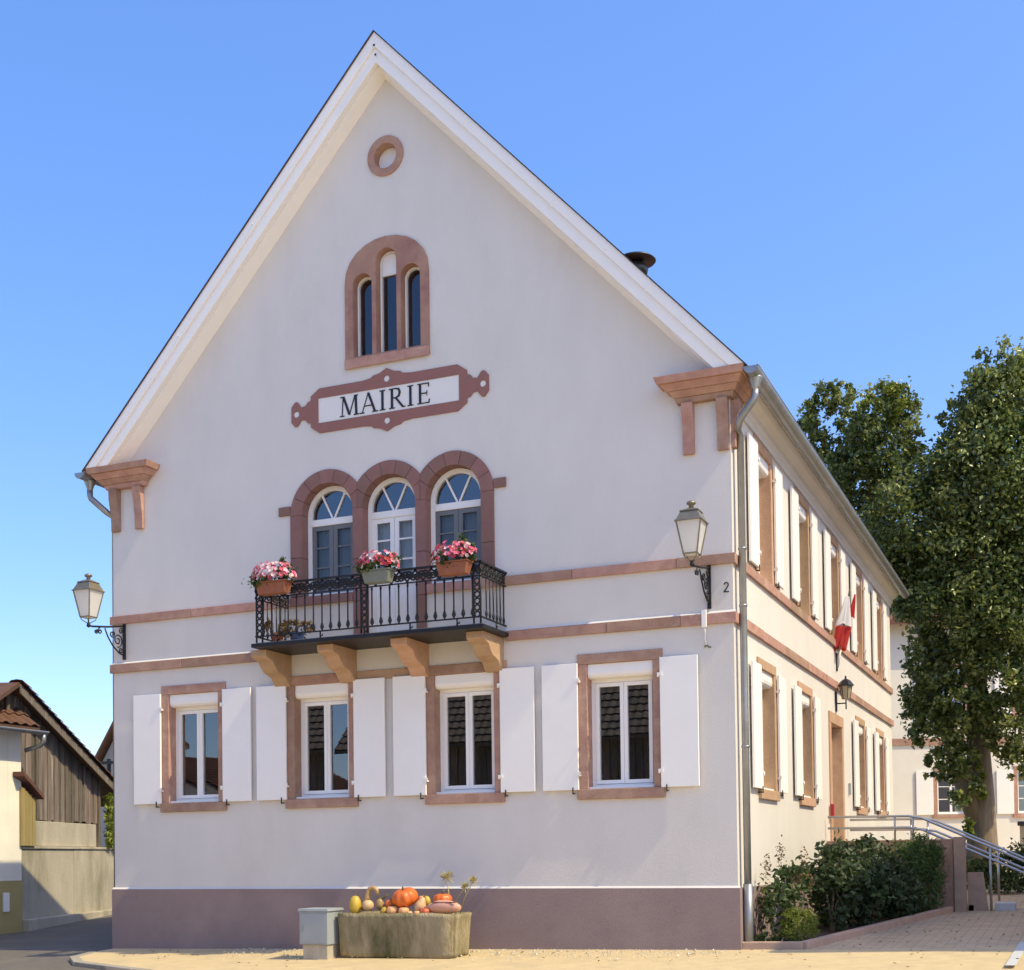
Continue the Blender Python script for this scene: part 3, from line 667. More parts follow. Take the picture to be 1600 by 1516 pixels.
# --- cornice returns with consoles at both eaves
def cornice_return(sgn):
    X = (lambda a: a) if sgn > 0 else (lambda a: W-a)
    def fr(b, t):
        q = []
        for s in (b, t):
            x0, x1 = sorted((X(s[0]), X(s[1]))); q.append((x0, x1, s[2], s[3], s[4]))
        return MB().frustum(*q)
    base = fr((8.38, 9.05, -.09, .40, 6.46), (8.36, 9.07, -.11, .42, 6.52)).build('cornice_return', 'sandstone', TH, bevel=0.006)
    for b, t in (((8.36, 9.09, -.12, .44, 6.522), (8.30, 9.13, -.18, .48, 6.585)), ((8.28, 9.14, -.19, .50, 6.587), (8.22, 9.20, -.25, .55, 6.66)), ((8.19, 9.22, -.28, .58, 6.662), (8.16, 9.24, -.305, .60, 6.742))):
        fr(b, t).build('moulding', 'sandstone', base, bevel=0.005)
    for a in (8.44, 8.855):
        pr = [(0.001, 5.86), (0.05, 5.86), (0.055, 6.05), (0.075, 6.22), (0.11, 6.36), (0.12, 6.455), (0.001, 6.455)]
        x0, x1 = sorted((X(a), X(a+0.135)))
        mb = MB(); n = len(pr)
        mb.add([FM(x0, h, o) for o, h in pr]+[FM(x1, h, o) for o, h in pr], [tuple(range(n)), tuple(range(2*n-1, n-1, -1))]+[(i, (i+1) % n, n+(i+1) % n, n+i) for i in range(n)])
        mb.build('console', 'sandstone', base, bevel=0.005)
    pr = [(0.001, 5.90), (0.05, 5.90), (0.055, 6.05), (0.075, 6.22), (0.10, 6.36), (0.10, 6.455), (0.001, 6.455)]
    extrude_y(pr, 0.02, 0.15, sgn, W if sgn > 0 else 0).build('console', 'sandstone', base, bevel=0.005)
cornice_return(1); cornice_return(-1)

# --- balcony
BX0, BX1, BY = 2.93, 6.12, 0.75
bal = MB().boxm(FM, BX0-.05, BX1+.05, 3.885, 3.935, 0.001, BY+.05).build('balcony', 'iron', TH, bevel=0.006)
MB().boxm(FM, BX0, BX1, 3.936, 3.95, 0.03, BY+.0).build('floor_slab', 'kerb_stone', bal)
for i in range(2):
    pass
cpr = [(0.001, 3.46), (0.05, 3.46), (0.10, 3.50), (0.16, 3.57), (0.24, 3.60), (0.33, 3.62), (0.40, 3.68), (0.46, 3.75), (0.58, 3.78), (0.62, 3.80), (0.62, 3.884), (0.001, 3.884)]
for c in (2.87, 3.87, 4.93, 5.97):
    n = len(cpr); x0, x1 = c-0.115, c+0.115
    MB().add([FM(x0, h, o) for o, h in cpr]+[FM(x1, h, o) for o, h in cpr], [tuple(range(n)), tuple(range(2*n-1, n-1, -1))]+[(i, (i+1) % n, n+(i+1) % n, n+i) for i in range(n)]).build('corbel', 'sandstone_warm', bal, bevel=0.008)
RZ0, RZ1 = 4.02, 4.70
def rail_bar(z, w, h):
    MB().boxm(FM, BX0-w/2, BX1+w/2, z, z+h, BY-w/2, BY+w/2).build('rail', 'iron', bal)
    for x in (BX0, BX1): MB().boxm(FM, x-w/2, x+w/2, z, z+h, 0.005, BY-w/2-.001).build('rail', 'iron', bal)
rail_bar(RZ1-.022, 0.05, 0.022); rail_bar(4.515, 0.022, 0.014); rail_bar(RZ0, 0.026, 0.016)
# baluster: slim bar with a leaf-shaped foot and head
bmb = MB(); bmb.tube([(0, 0, RZ0+.016), (0, 0, 4.515)], 0.0095, 6)
bmb.lathe([(0.004, 0), (0.024, .025), (0.029, .045), (0.018, .085), (0.006, .115)], 8, (0, 0, RZ0+.018), 1, 0.5)
bmb.lathe([(0.005, 0), (0.013, .025), (0.017, .045), (0.008, .06)], 8, (0, 0, 4.45), 1, 0.5)
bme = bmb.build('baluster', 'iron', bal, smooth=True); bdata = bme.data
def place(o, loc, rz=0.0, s=1.0):
    o.matrix_world = Matrix.Translation(loc) @ Matrix.Rotation(rz, 4, 'Z') @ Matrix.Scale(s, 4)
def copies(name, data, spots, parent, first=None):
    for i, (loc, rz) in enumerate(spots):
        if i == 0 and first is not None: o = first
        else:
            o = bpy.data.objects.new(name, data); COL.objects.link(o)
        o.parent = parent; o.matrix_parent_inverse = Matrix.Identity(4)
        o.matrix_parent_inverse = Matrix.Translation(-Vector(ORIGIN.get(parent.name, (0, 0, 0)))) if parent.name in ORIGIN else Matrix.Identity(4)
        o.location = loc if parent.name in ORIGIN or parent.parent is None else loc
        o.rotation_euler = (0, 0, rz)
XC = (BX0+BX1)/2
spots = []
for a, b in ((BX0, XC), (XC, BX1)):
    n = 12
    for k in range(n): spots.append(((a+.11+(b-a-.22)*k/(n-1), -BY, 0), 0))
for x in (BX0, BX1):
    for k in range(6): spots.append(((x, -(.07+.105*k), 0), pi/2))
copies('baluster', bdata, spots, bal, bme)
# scrollwork frieze between the two upper rails
def ring_pts(cx, cz, r, n=10, turns=1.0, ph=0.0, shrink=0.0): return [(cx+(r*(1-shrink*k/n))*cos(ph+2*pi*turns*k/n), 0, cz+(r*(1-shrink*k/n))*sin(ph+2*pi*turns*k/n)) for k in range(n+1)]
smb = MB(); zc = (4.529+RZ1-.022)/2
smb.tube(ring_pts(-.034, zc+.012, .052, 12, 1.35, -1.2, .72), .0125, 5); smb.tube(ring_pts(.034, zc-.012, .052, 12, 1.35, 1.9, .72), .0125, 5)
smb.tube([(-.068, 0, 4.53), (-.02, 0, zc-.03), (.02, 0, zc+.03), (.068, 0, RZ1-.022)], .012, 5)
sme = smb.build('scroll', 'iron', bal, smooth=True)
spots = []
L_ = BX1-BX0; n = 29
for k in range(n): spots.append(((BX0+L_*(k+.5)/n, -BY, 0), pi*(k % 2)))
for x in (BX0, BX1):
    for k in range(5): spots.append(((x, -(.075+.14*k), 0), pi/2))
copies('scroll', sme.data, spots, bal, sme)
# ornate posts and small feet
pmb = MB(); pmb.tube([(-.045, 0, 3.95), (-.045, 0, RZ1-.022)], .012, 6); pmb.tube([(.045, 0, 3.95), (.045, 0, RZ1-.022)], .012, 6)
for z in (4.06, 4.14, 4.22, 4.30, 4.38, 4.46): pmb.tube(ring_pts(0, z, .034, 10), .0115, 5)
pmb.lathe([(.006, 0), (.03, .03), (.02, .06), (.006, .08)], 8, (0, 0, 4.56), 1, .5)
post = pmb.build('rail_post', 'iron', bal, smooth=True)
copies('rail_post', post.data, [((BX0+.05, -BY, 0), 0), ((XC, -BY, 0), 0), ((BX1-.05, -BY, 0), 0)], bal, post)
fmb = MB(); fmb.tube([(0, 0, 4.02), (0.0, 0, 3.985), (.02, 0, 3.965), (.035, 0, 3.975), (.03, 0, 3.99)], .008, 5); fmb.tube([(0, 0, 4.02), (0, 0, 3.937)], .01, 6)
ft = fmb.build('rail_foot', 'iron', bal, smooth=True)
copies('rail_foot', ft.data, [((BX0+L_*(k+.5)/5, -BY, 0), 0) for k in range(5)] + [((BX1, -.3, 0), pi/2), ((BX0, -.3, 0), pi/2)], bal, ft)

# ------------------------------------------------------------------ the MAIRIE sign
SG = thing('sign', 'painted MAIRIE nameplate with scrolled red border on the gable', 'sign', (4.475, -0.001, 6.7))
cx, cz = 4.475, 7.12
q = [(0, .415), (.11, .36), (.20, .345), (.24, .315), (.36, .30), (1.02, .30), (1.15, .21), (1.155, .15), (1.20, .14), (1.235, .095), (1.30, .085), (1.325, .125), (1.36, .165), (1.40, .165), (1.455, .10)]
pts = [(cx+a, cz+b) for a, b in q] + [(cx+a, cz-b) for a, b in reversed(q)] + [(cx-a, cz-b) for a, b in q[1:]] + [(cx-a, cz+b) for a, b in reversed(q[1:])]
pts = [p for i, p in enumerate(pts) if i == 0 or (abs(p[0]-pts[i-1][0])+abs(p[1]-pts[i-1][1])) > 1e-6]
hl = [rect(cx-1.035, cx+1.04, cz-.165, cz+.165)] + [arc(cx+a, cz+b, .042, 0, 337.5, 15) for a, b in ((0, .275), (0, -.275), (1.375, 0), (-1.375, 0))]
MB().plate(FM, pts, hl, 0.001, 0.016).build('border', 'sign_red', SG)
MB().boxm(FM, cx-1.035, cx+1.04, cz-.165, cz+.165, .001, .008).build('panel', 'sign_white', SG)
for a, b in ((0, .275), (0, -.275), (1.375, 0), (-1.375, 0)): MB().plate(FM, arc(cx+a, cz+b, .041, 0, 337.5, 15), (), .001, .006).build('boss', 'sign_white', SG)
LH = 0.265
def letter(ch, x):
    mb = MB(); k = [0]
    def st(poly):
        mb.plate(FM, [(x+a, cz-LH/2+b*LH) for a, b in poly], (), .009, .0155+.0004*k[0]); k[0] += 1
    def bar(a0, b0, a1, b1, w): st([(a0-w/2, b0), (a0+w/2, b0), (a1+w/2, b1), (a1-w/2, b1)])
    def ser(a, b, w=.07): st([(a-w/2, b), (a+w/2, b), (a+w/2, b+.05), (a-w/2, b+.05)])
    if ch == 'M':
        bar(.03, 0, .045, 1, .014); bar(.05, 1, .14, .05, .034); bar(.14, .05, .225, 1, .014); bar(.245, 0, .235, 1, .034); ser(.03, 0); ser(.245, 0, .08); ser(.035, .95, .06); ser(.24, .95, .06); wd = .28
    if ch == 'A':
        bar(.02, 0, .115, 1, .013); bar(.115, 1, .215, 0, .034); st([(.055, .33), (.18, .33), (.18, .38), (.055, .38)]); ser(.02, 0); ser(.215, 0, .085); wd = .235
    if ch == 'I':
        bar(.045, 0, .045, 1, .034); ser(.045, 0, .085); ser(.045, .95, .085); wd = .09
    if ch == 'R':
        bar(.045, 0, .045, 1, .034); ser(.045, 0, .085); ser(.03, .95, .06)
        pa = [(.05, .975), (.10, .975), (.145, .93), (.16, .76), (.145, .59), (.10, .52), (.05, .52)]
        wv = [.013, .016, .028, .034, .028, .016, .013]
        st([(a, b) for a, b in [(l[0], l[1]/LH) for l in ribbon([(a, b*LH) for a, b in pa], wv)]])
        bar(.10, .52, .21, 0, .034); ser(.215, 0, .05); wd = .235
    if ch == 'E':
        bar(.045, 0, .045, 1, .034); ser(.035, 0, .06); ser(.035, .95, .06)
        for b, l in ((0.0, .18), (.48, .145), (.95, .175)): st([(.05, b), (l, b), (l, b+.05), (.05, b+.05)])
        st([(.165, .05), (.18, .05), (.185, .2), (.175, .2)]); st([(.16, .95), (.175, .95), (.175, .8), (.165, .8)]); st([(.14, .38), (.147, .38), (.147, .63), (.14, .63)]); wd = .19
    mb.build('letter', 'letter_black', SG)
    return wd
x = 3.775
for ch, gap in zip('MAIRIE', (.03, .045, .05, .035, .05, 0)): x += letter(ch, x)+gap
NB = thing('house_number', 'black house number 2 beside the lantern bracket', 'sign', (8.92, -.001, 4.2))
pa = [(8.895, 4.29), (8.905, 4.308), (8.925, 4.312), (8.944, 4.298), (8.944, 4.276), (8.925, 4.245), (8.895, 4.206)]
nb = MB(); nb.plate(FM, ribbon(pa, .013), (), .001, .008); nb.plate(FM, rect(8.889, 8.952, 4.198, 4.211), (), .001, .0085); nb.build('digit', 'letter_black', NB)

# ------------------------------------------------------------------ wall lanterns
def lantern(x, label):
    T = thing('wall_lantern', label, 'lantern', (x, 0, 4.02), 'lanterns at the corners of the front')
    y = -0.75
    MB().box(x-.022, x+.022, -.03, -.001, 4.02, 4.53).build('wall_plate', 'iron', T, bevel=0.004)
    MB().tube([(x, -.03, 4.50), (x, -.35, 4.44), (x, -.68, 4.395), (x, y, 4.40)], .014, 8).build('arm', 'iron', T, smooth=True)
    sc = MB()
    sc.tube([(x, -.03, 4.08), (x, -.12, 4.10), (x, -.25, 4.18), (x, -.36, 4.30), (x, -.42, 4.41)], .011, 6)
    def sp(cy, cz_, r, ph, tr, sh=.8): sc.tube([(x, cy+(r*(1-sh*k/18))*cos(ph+tr*2*pi*k/18), cz_+(r*(1-sh*k/18))*sin(ph+tr*2*pi*k/18)) for k in range(19)], .010, 5)
    sp(-.15, 4.28, .10, -1.6, 1.6); sp(-.27, 4.35, .055, 1.0, -1.4); sp(-.52, 4.355, .045, 1.6, 1.3); sp(-.60, 4.34, .035, 1.0, -1.3); sp(-.08, 4.42, .05, 0, 1.3); sp(-.09, 4.15, .045, .5, -1.2)
    sc.build('scroll_bracket', 'iron', T, smooth=True)
    b = MB(); b.lathe([(.012, -.03), (.03, -.01), (.022, .02), (.012, .04)], 10, (x, y, 4.40)); b.build('finial', 'iron', T, smooth=True)
    zb, zt = 4.51, 4.865; rb, rtp = .078, .140
    cor = [(sx, sy) for sx, sy in ((-1, -1), (1, -1), (1, 1), (-1, 1))]
    for sx, sy in cor:
        MB().tube([(x+sx*.012, y+sy*.012, 4.43), (x+sx*rb*.8, y+sy*rb*.8, 4.47), (x+sx*rb, y+sy*rb, zb)], .007, 5).build('stay', 'lamp_metal', T, smooth=True)
        MB().tube([(x+sx*rb, y+sy*rb, zb), (x+sx*rtp, y+sy*rtp, zt)], .0095, 5).build('corner_bar', 'lamp_metal', T)
    for i in range(4):
        a, c = cor[i], cor[(i+1) % 4]; e = .004
        v = [(x+a[0]*(rb-e), y+a[1]*(rb-e), zb), (x+c[0]*(rb-e), y+c[1]*(rb-e), zb), (x+c[0]*(rtp-e), y+c[1]*(rtp-e), zt), (x+a[0]*(rtp-e), y+a[1]*(rtp-e), zt)]
        MB().add(v, [(0, 1, 2, 3)]).build('pane', 'lamp_glass', T, recalc=False)
        MB().tube([(x+a[0]*rb, y+a[1]*rb, zb), (x+c[0]*rb, y+c[1]*rb, zb)], .009, 5).build('lower_bar', 'lamp_metal', T)
    MB().frustum((x-rb, x+rb, y-rb, y+rb, zb-.006), (x-rb*.98, x+rb*.98, y-rb*.98, y+rb*.98, zb+.002)).build('floor_pane', 'lamp_glass', T)
    rf = MB(); rf.frustum((x-.16, x+.16, y-.16, y+.16, zt), (x-.155, x+.155, y-.155, y+.155, zt+.016))
    rf.frustum((x-.145, x+.145, y-.145, y+.145, zt+.017), (x-.10, x+.10, y-.10, y+.10, zt+.115)); rf.frustum((x-.11, x+.11, y-.11, y+.11, zt+.116), (x-.105, x+.105, y-.105, y+.105, zt+.130))
    rf.frustum((x-.095, x+.095, y-.095, y+.095, zt+.131), (x-.04, x+.04, y-.04, y+.04, zt+.160)); rf.build('cap', 'lamp_metal', T, bevel=.003)
    MB().lathe([(.03, 0), (.026, .03), (.045, .045), (.056, .055), (.045, .075), (.02, .085)], 12, (x, y, zt+.160)).build('chimney', 'lamp_metal', T, smooth=True)
    return T
lantern(8.72, 'white glazed wall lantern beside the house number')
lantern(0.20, 'white glazed wall lantern seen against the sky at the far corner')
CB = thing('cable_cover', 'white cable cover with frayed ends below the lantern bracket', 'cable cover', (8.66, 0, 3.75))
MB().boxm(FM, 8.635, 8.695, 3.80, 4.005, .046, .075).build('cover', 'white_paint', CB, bevel=.006)
MB().tube([(8.665, -.05, 3.80), (8.67, -.03, 3.74), (8.66, -.02, 3.68), (8.675, -.012, 3.60)], .008, 6).build('cable', 'white_paint', CB, smooth=True)
MB().tube([(8.675, -.012, 3.60), (8.70, -.01, 3.575), (8.73, -.012, 3.57)], .007, 6).build('cable', 'stem', CB, smooth=True)
MB().tube([(8.675, -.012, 3.60), (8.65, -.012, 3.575)], .007, 6).build('cable', 'stem', CB, smooth=True)
# side wall lamp over the door
SL = thing('door_lamp', 'small black coach lamp on the side wall above the door', 'lamp', (W, 7.0, 3.5))
ly, lx = 7.0, 9.17
MB().box(W+.001, W+.025, ly-.035, ly+.035, 3.47, 3.80).build('wall_plate', 'iron', SL, bevel=.004)
MB().tube([(W+.02, ly, 3.60), (lx, ly, 3.60)], .012, 6).build('arm', 'iron', SL, smooth=True)
MB().tube([(lx, ly, 3.50), (lx, ly, 3.66)], .012, 6).build('stem', 'iron', SL, smooth=True)
MB().lathe([(.055, 0), (.065, .01), (.10, .20), (.10, .215)], 6, (lx, ly, 3.665)).build('globe', 'lamp_glass_warm', SL)
MB().lathe([(.135, 0), (.13, .015), (.085, .08), (.05, .105), (.018, .12), (.012, .17)], 6, (lx, ly, 3.882)).build('cap', 'iron', SL)
for k in range(6):
    a = 2*pi*k/6
    MB().tube([(lx+.062*cos(a), ly+.062*sin(a), 3.665), (lx+.104*cos(a), ly+.104*sin(a), 3.88)], .006, 5).build('bar', 'iron', SL)
IC = tag(MB().boxm(SM, 8.16, 8.24, 2.14, 2.34, .001, .035).build('intercom', 'steel', bevel=.005), 'small grey intercom box on the side wall beyond the door', 'intercom')
tag(MB().boxm(SM, 6.17, 6.25, 1.70, 1.92, .024, .08).build('letter_box', 'red_box', bevel=.006), 'small red box on the wall just before the side door', 'letter box')
# flags in a holder
FG = thing('flag', 'drooping red and white flag on a slanted pole above the door', 'flag', (W, 7.15, 4.2))
A = Vector((W+.012, 7.15, 4.22)); B = Vector((9.24, 7.15, 5.50)); dirp = (B-A).normalized()
MB().tube([A, A.lerp(B, .28)], .028, 10).build('holder', 'white_paint', FG, smooth=True)
MB().boxm(SM, 7.10, 7.20, 4.16, 4.46, .001, .02).build('wall_plate', 'iron', FG, bevel=.004)
MB().tube([A.lerp(B, .25), B], .012, 8).build('pole', 'iron', FG, smooth=True)
def droop(z0, z1, r0, r1, name, mat, seed, cx=9.135, cy=7.02):
    """a flag hanging in folds around its pole"""
    N, M_ = 36, 10; v = []
    for i in range(M_+1):
        t = i/M_; z = z0+(z1-z0)*t; c_ = A+(B-A)*((z-A.z)/(B.z-A.z)) if z < B.z else B
        for k in range(N):
            a = 2*pi*k/N; R_ = (r0+(r1-r0)*t)*(1+.30*sin(3*a+seed+1.3*t)+.14*sin(7*a+2*seed+2*t))
            hem = .05*sin(2*a+seed) if i == M_ else 0
            v.append((max(W+.012, cx+1.0*(c_.x-9.135)+R_*cos(a)*.95), cy+R_*sin(a)*1.1, z-hem*abs(z1-z0)*2))
    mb = MB(); mb.add(v, [(i*N+k, i*N+(k+1) % N, (i+1)*N+(k+1) % N, (i+1)*N+k) for i in range(M_) for k in range(N)])
    mb.build(name, mat, FG, smooth=True, recalc=False)
droop(5.36, 4.86, .03, .12, 'cloth', 'flag_white', 1.0)
droop(4.862, 4.50, .121, .105, 'cloth', 'flag_red', 1.0)
droop(5.40, 5.02, .012, .055, 'cloth', 'flag_red', 2.2, 9.245, 7.1)
# roof siren
z0 = rake_z(6.62, 0)
SI = thing('siren', 'black mushroom-shaped siren on the roof slope', 'siren', (6.62, 4.0, z0))
MB().tube([(6.62, 4, z0-.1), (6.62, 4, z0+.62)], .05, 10).build('post', 'siren_black', SI, smooth=True)
MB().lathe([(.08, 0), (.17, .03), (.19, .10), (.14, .17), (.12, .20)], 20, (6.62, 4, z0+.40)).build('motor', 'siren_black', SI, smooth=True)
MB().lathe([(.30, 0), (.31, .012), (.27, .045), (.14, .09), (.03, .105)], 24, (6.62, 4, z0+.62)).build('hood', 'siren_black', SI, smooth=True)
MB().lathe([(.012, 0), (.03, .03), (.012, .06)], 8, (6.45, 4, z0+.68)).build('knob', 'siren_black', SI, smooth=True)

# ------------------------------------------------------------------ flowers on the balcony
def flower_box(x0, x1, label, mat, petals, seed):
    y0, y1 = -BY-.20, -BY-.03; zb = 4.53
    T = thing('flower_box', label, 'flower box', ((x0+x1)/2, (y0+y1)/2, zb), 'flower boxes hung on the balcony rail')
    MB().frustum((x0+.03, x1-.03, y0+.02, y1-.02, zb), (x0, x1, y0, y1, zb+.14)).build('box', mat, T, bevel=.008)
    MB().frustum((x0-.012, x1+.012, y0-.012, y1+.012, zb+.141), (x0-.012, x1+.012, y0-.012, y1+.012, zb+.16)).build('rim', mat, T, bevel=.005)
    MB().box(x0+.02, x1-.02, -BY-.03, -BY+.03, zb+.165, zb+.18).build('hook', 'iron', T)
    c = ((x0+x1)/2, (y0+y1)/2, zb+.23); rx = (x1-x0)/2+.07
    me = leaf_mesh('foliage', blob_points([(c[0], c[1], c[2], rx, .17, .12), (c[0]-rx*.6, c[1]-.05, c[2]-.03, .1, .1, .1), (c[0]+rx*.5, c[1], c[2]+.08, .12, .1, .12)], 700, seed), .05, seed=seed)
    f = link('foliage', me, 'leaf_mid', T); f['kind'] = 'stuff'
    r = random.Random(seed)
    for pm, k in petals:
        mb = MB()
        for i in range(k):
            a, b = r.uniform(0, 2*pi), r.uniform(-.25, 1)
            px = c[0]+rx*1.05*cos(a)*sqrt(max(0, 1-b*b*.6)); py = c[1]+.20*sin(a)*sqrt(max(0, 1-b*b*.6)); pz = c[2]+.15*b+r.uniform(-.02, .02)
            if sin(a) > .55: py = c[1]-.1
            nrm = Vector((px-c[0], (py-c[1])*1.2-.05, (pz-c[2])+.08)).normalized(); u_ = nrm.orthogonal().normalized(); w_ = nrm.cross(u_); R_ = r.uniform(.024, .036)
            p = Vector((px, py, pz)); ph = r.uniform(0, 1)
            v = [p-nrm*.012]
            for q_ in range(10):
                rr = R_*(1 if q_ % 2 == 0 else .72); t = ph+2*pi*q_/10
                v.append(p+u_*rr*cos(t)+w_*rr*sin(t))
            mb.add(v, [(0, 1+q_, 1+(q_+1) % 10) for q_ in range(10)])
        o = mb.build('blossoms', pm, T, recalc=False); o['kind'] = 'stuff'
flower_box(3.05, 3.50, 'terracotta flower box of pink and white blossoms at the corner over the potted plants', 'terracotta', (('petal_pink', 60), ('petal_white', 60)), 11)
flower_box(4.60, 4.98, 'grey flower box with coral blossoms in front of the balcony door', 'grey_box', (('petal_red', 24), ('petal_pink', 40), ('petal_white', 26)), 12)
flower_box(5.62, 6.03, 'terracotta flower box of mixed pink blossoms at the balcony end nearest the house number', 'terracotta', (('petal_pink', 62), ('petal_white', 34), ('petal_red', 12)), 13)
def pot(x, y, r, h, mat, leaf, label, seed, n=160, spread=.17):
    z = 3.951
    T = thing('potted_plant', label, 'potted plant', (x, y, z))
    MB().lathe([(r*.7, 0), (r*.95, h*.8), (r*1.08, h*.8), (r*1.08, h), (r*.9, h), (r*.85, h*.85)], 14, (x, y, z)).build('pot', mat, T, smooth=False)
    f = link('foliage', leaf_mesh('foliage', blob_points([(x, y, z+h+.08, spread, spread, .11)], n, seed), .06, seed=seed), leaf, T); f['kind'] = 'stuff'
    MB().tube([(x, y, z+h*.6), (x+.02, y, z+h+.12)], .008, 5).build('stalk', 'stem', T)
pot(3.14, -.58, .085, .13, 'terracotta', 'leaf_dry', 'terracotta pot with a dried brown plant on the balcony floor', 21)
pot(3.42, -.56, .10, .12, 'blue_glaze', 'leaf_dry', 'glazed dark blue pot on the balcony floor', 22, 220, .2)

# ------------------------------------------------------------------ stone trough with the autumn display
tx0, tx1, ty0, ty1 = 4.24, 5.86, -1.02, -.52
tz = ground(5, -.8)+.045; tt = tz+.55
TR = thing('stone_trough', 'mossy weathered stone trough full of pumpkins in front of the plinth', 'trough', ((tx0+tx1)/2, (ty0+ty1)/2, tz))
bm = bmesh.new()
mb = MB(); mb.frustum((tx0+.03, tx1-.05, ty0+.03, ty1-.03, tz-.03), (tx0, tx1, ty0, ty1, tt)); me = bpy.data.meshes.new('basin'); me.from_pydata(mb.v, [], mb.f); bm.from_mesh(me)
bmesh.ops.recalc_face_normals(bm, faces=bm.faces)
topf = max(bm.faces, key=lambda f: f.calc_center_median().z)
bmesh.ops.inset_region(bm, faces=[topf], thickness=.09)
for v in topf.verts: v.co.z -= .12
bmesh.ops.bevel(bm, geom=[e for e in bm.edges], offset=.03, segments=3, affect='EDGES')
bmesh.ops.subdivide_edges(bm, edges=[e for e in bm.edges if e.calc_length() > .2], cuts=10, use_grid_fill=True)
from mathutils import noise as mnoise
for v in bm.verts:
    v.co += mnoise.noise_vector(v.co*3.0)*.012+mnoise.noise_vector(v.co*11)*.005
bm.to_mesh(me); bm.free(); link('basin', me, 'trough_stone', TR, smooth=True)
MB().box(tx0+.11, tx1-.11, ty0+.11, ty1-.11, tt-.115, tt-.055).build('soil', 'earth', TR)
ST = tt-.055
def fruit(name, label, x, y, rx, rz, mat, ribs=0, depth=.08, stem=.0, tilt=None, base=None, cat='gourd', neck=0):
    z = base if base is not None else ST
    T = thing(name, label, cat, (x, y, z))
    N, Mv = 40, 14; v = []; f = []
    for i in range(Mv+1):
        th = pi*i/Mv
        for k in range(N):
            ph = 2*pi*k/N; rr = rx*(1-depth*(abs(cos(ribs*ph/2))**3 if ribs else 0))*sin(th)**.85
            zz = -cos(th)*rz
            if ribs: zz *= (1-.25*(1-sin(th))**2)
            if neck and zz > 0: rr *= (1-neck*(zz/rz)**.8)
            v.append((rr*cos(ph), rr*sin(ph), zz))
    f = [(i*N+k, i*N+(k+1) % N, (i+1)*N+(k+1) % N, (i+1)*N+k) for i in range(Mv) for k in range(N)]
    Mx = Matrix.Translation((x, y, z+rz*.97)) @ (tilt or Matrix.Identity(4))
    mb = MB(); mb.add([Mx @ Vector(p) for p in v], f); mb.build('flesh', mat, T, smooth=True, recalc=False)
    if stem:
        top = rz*(.80 if ribs else .96)
        MB().tube([Mx @ Vector(p) for p in ((0, 0, top-.01), (0.005, 0, top+stem*.5), (stem*.35, 0, top+stem))], [.014, .009, .011], 6).build('stalk', 'stem', T, smooth=True)
    return T
RX = lambda d: Matrix.Rotation(radians(d), 4, 'X'); RY = lambda d: Matrix.Rotation(radians(d), 4, 'Y'); RZm = lambda d: Matrix.Rotation(radians(d), 4, 'Z')
fy = -.86
SUP = ST
fruit('gourd', 'upright yellow gourd at the cabinet end of the trough', 4.43, fy-.02, .075, .12, 'gourd_yellow', stem=.03)
fruit('gourd', 'pale round gourd beside the upright yellow gourd', 4.61, fy-.02, .07, .068, 'gourd_pale', base=ST+.05, stem=.02)
fruit('gourd', 'small tan gourd behind the pale round gourd', 4.72, fy+.08, .05, .07, 'gourd_tan', base=ST+.06, stem=.02)
GN = thing('gourd', 'swan-necked tan gourd arching over the pale round gourd', 'gourd', (4.60, fy+.10, ST))
MB().tube([(4.52, fy+.10, ST+.05), (4.53, fy+.10, ST+.15), (4.54, fy+.1, ST+.25), (4.57, fy+.1, ST+.315), (4.62, fy+.1, ST+.33), (4.665, fy+.1, ST+.30), (4.68, fy+.1, ST+.24)], [.07, .055, .036, .03, .03, .027, .018], 12).build('flesh', 'gourd_tan', GN, smooth=True)
MB().tube([(4.69, fy+.1, ST+.20), (4.74, fy+.09, ST+.19), (4.79, fy+.08, ST+.215), (4.84, fy+.08, ST+.25)], [.018, .014, .013, .008], 6).build('stalk', 'stem', GN, smooth=True)
fruit('pumpkin', 'large ribbed orange pumpkin on top of the heap in the trough', 5.10, fy+.02, .165, .125, 'pumpkin_orange', 9, .12, .04, RX(18) @ RY(-8), ST+.09, 'pumpkin')
fruit('pumpkin', 'small orange pumpkin leaning on the large ribbed one', 4.90, fy+.02, .07, .06, 'pumpkin_orange', 8, .10, .02, None, ST+.075, 'pumpkin')
fruit('gourd', 'dark plum gourd tucked beside the small leaning pumpkin', 4.83, fy+.04, .045, .042, 'gourd_plum', base=ST+.06)
fruit('gourd', 'cream striped gourd low on the rim before the plum gourd', 4.86, fy-.06, .05, .058, 'gourd_yellow', base=ST-.01, tilt=RY(35))
fruit('gourd', 'peach apple-shaped gourd on the rim below the large pumpkin', 4.98, fy-.08, .075, .062, 'gourd_peach', 7, .06, .02, None, ST, 'gourd')
fruit('gourd', 'round peach gourd on the rim next to the apple-shaped one', 5.135, fy-.08, .068, .055, 'gourd_peach', 7, .05, .02, None, ST-.003, 'gourd')
fruit('gourd', 'tall pale pear-shaped gourd leaning between the two pumpkins', 5.335, fy-.02, .07, .105, 'gourd_pale', tilt=RY(22), base=ST+.02, stem=.02, neck=.45)
fruit('gourd', 'small peach gourd on top behind the pear-shaped gourd', 5.30, fy+.10, .055, .05, 'gourd_peach', 6, .05, .015, None, ST+.14, 'gourd')
fruit('gourd', 'little yellow gourd on top of the pear-shaped gourd', 5.395, fy+.04, .038, .062, 'gourd_yellow', base=ST+.11, tilt=RY(-15), stem=.015)
fruit('gourd', 'flat red gourd before the end of the pink squash', 5.42, fy-.08, .075, .05, 'gourd_red', 8, .08, .015, None, ST, 'gourd')
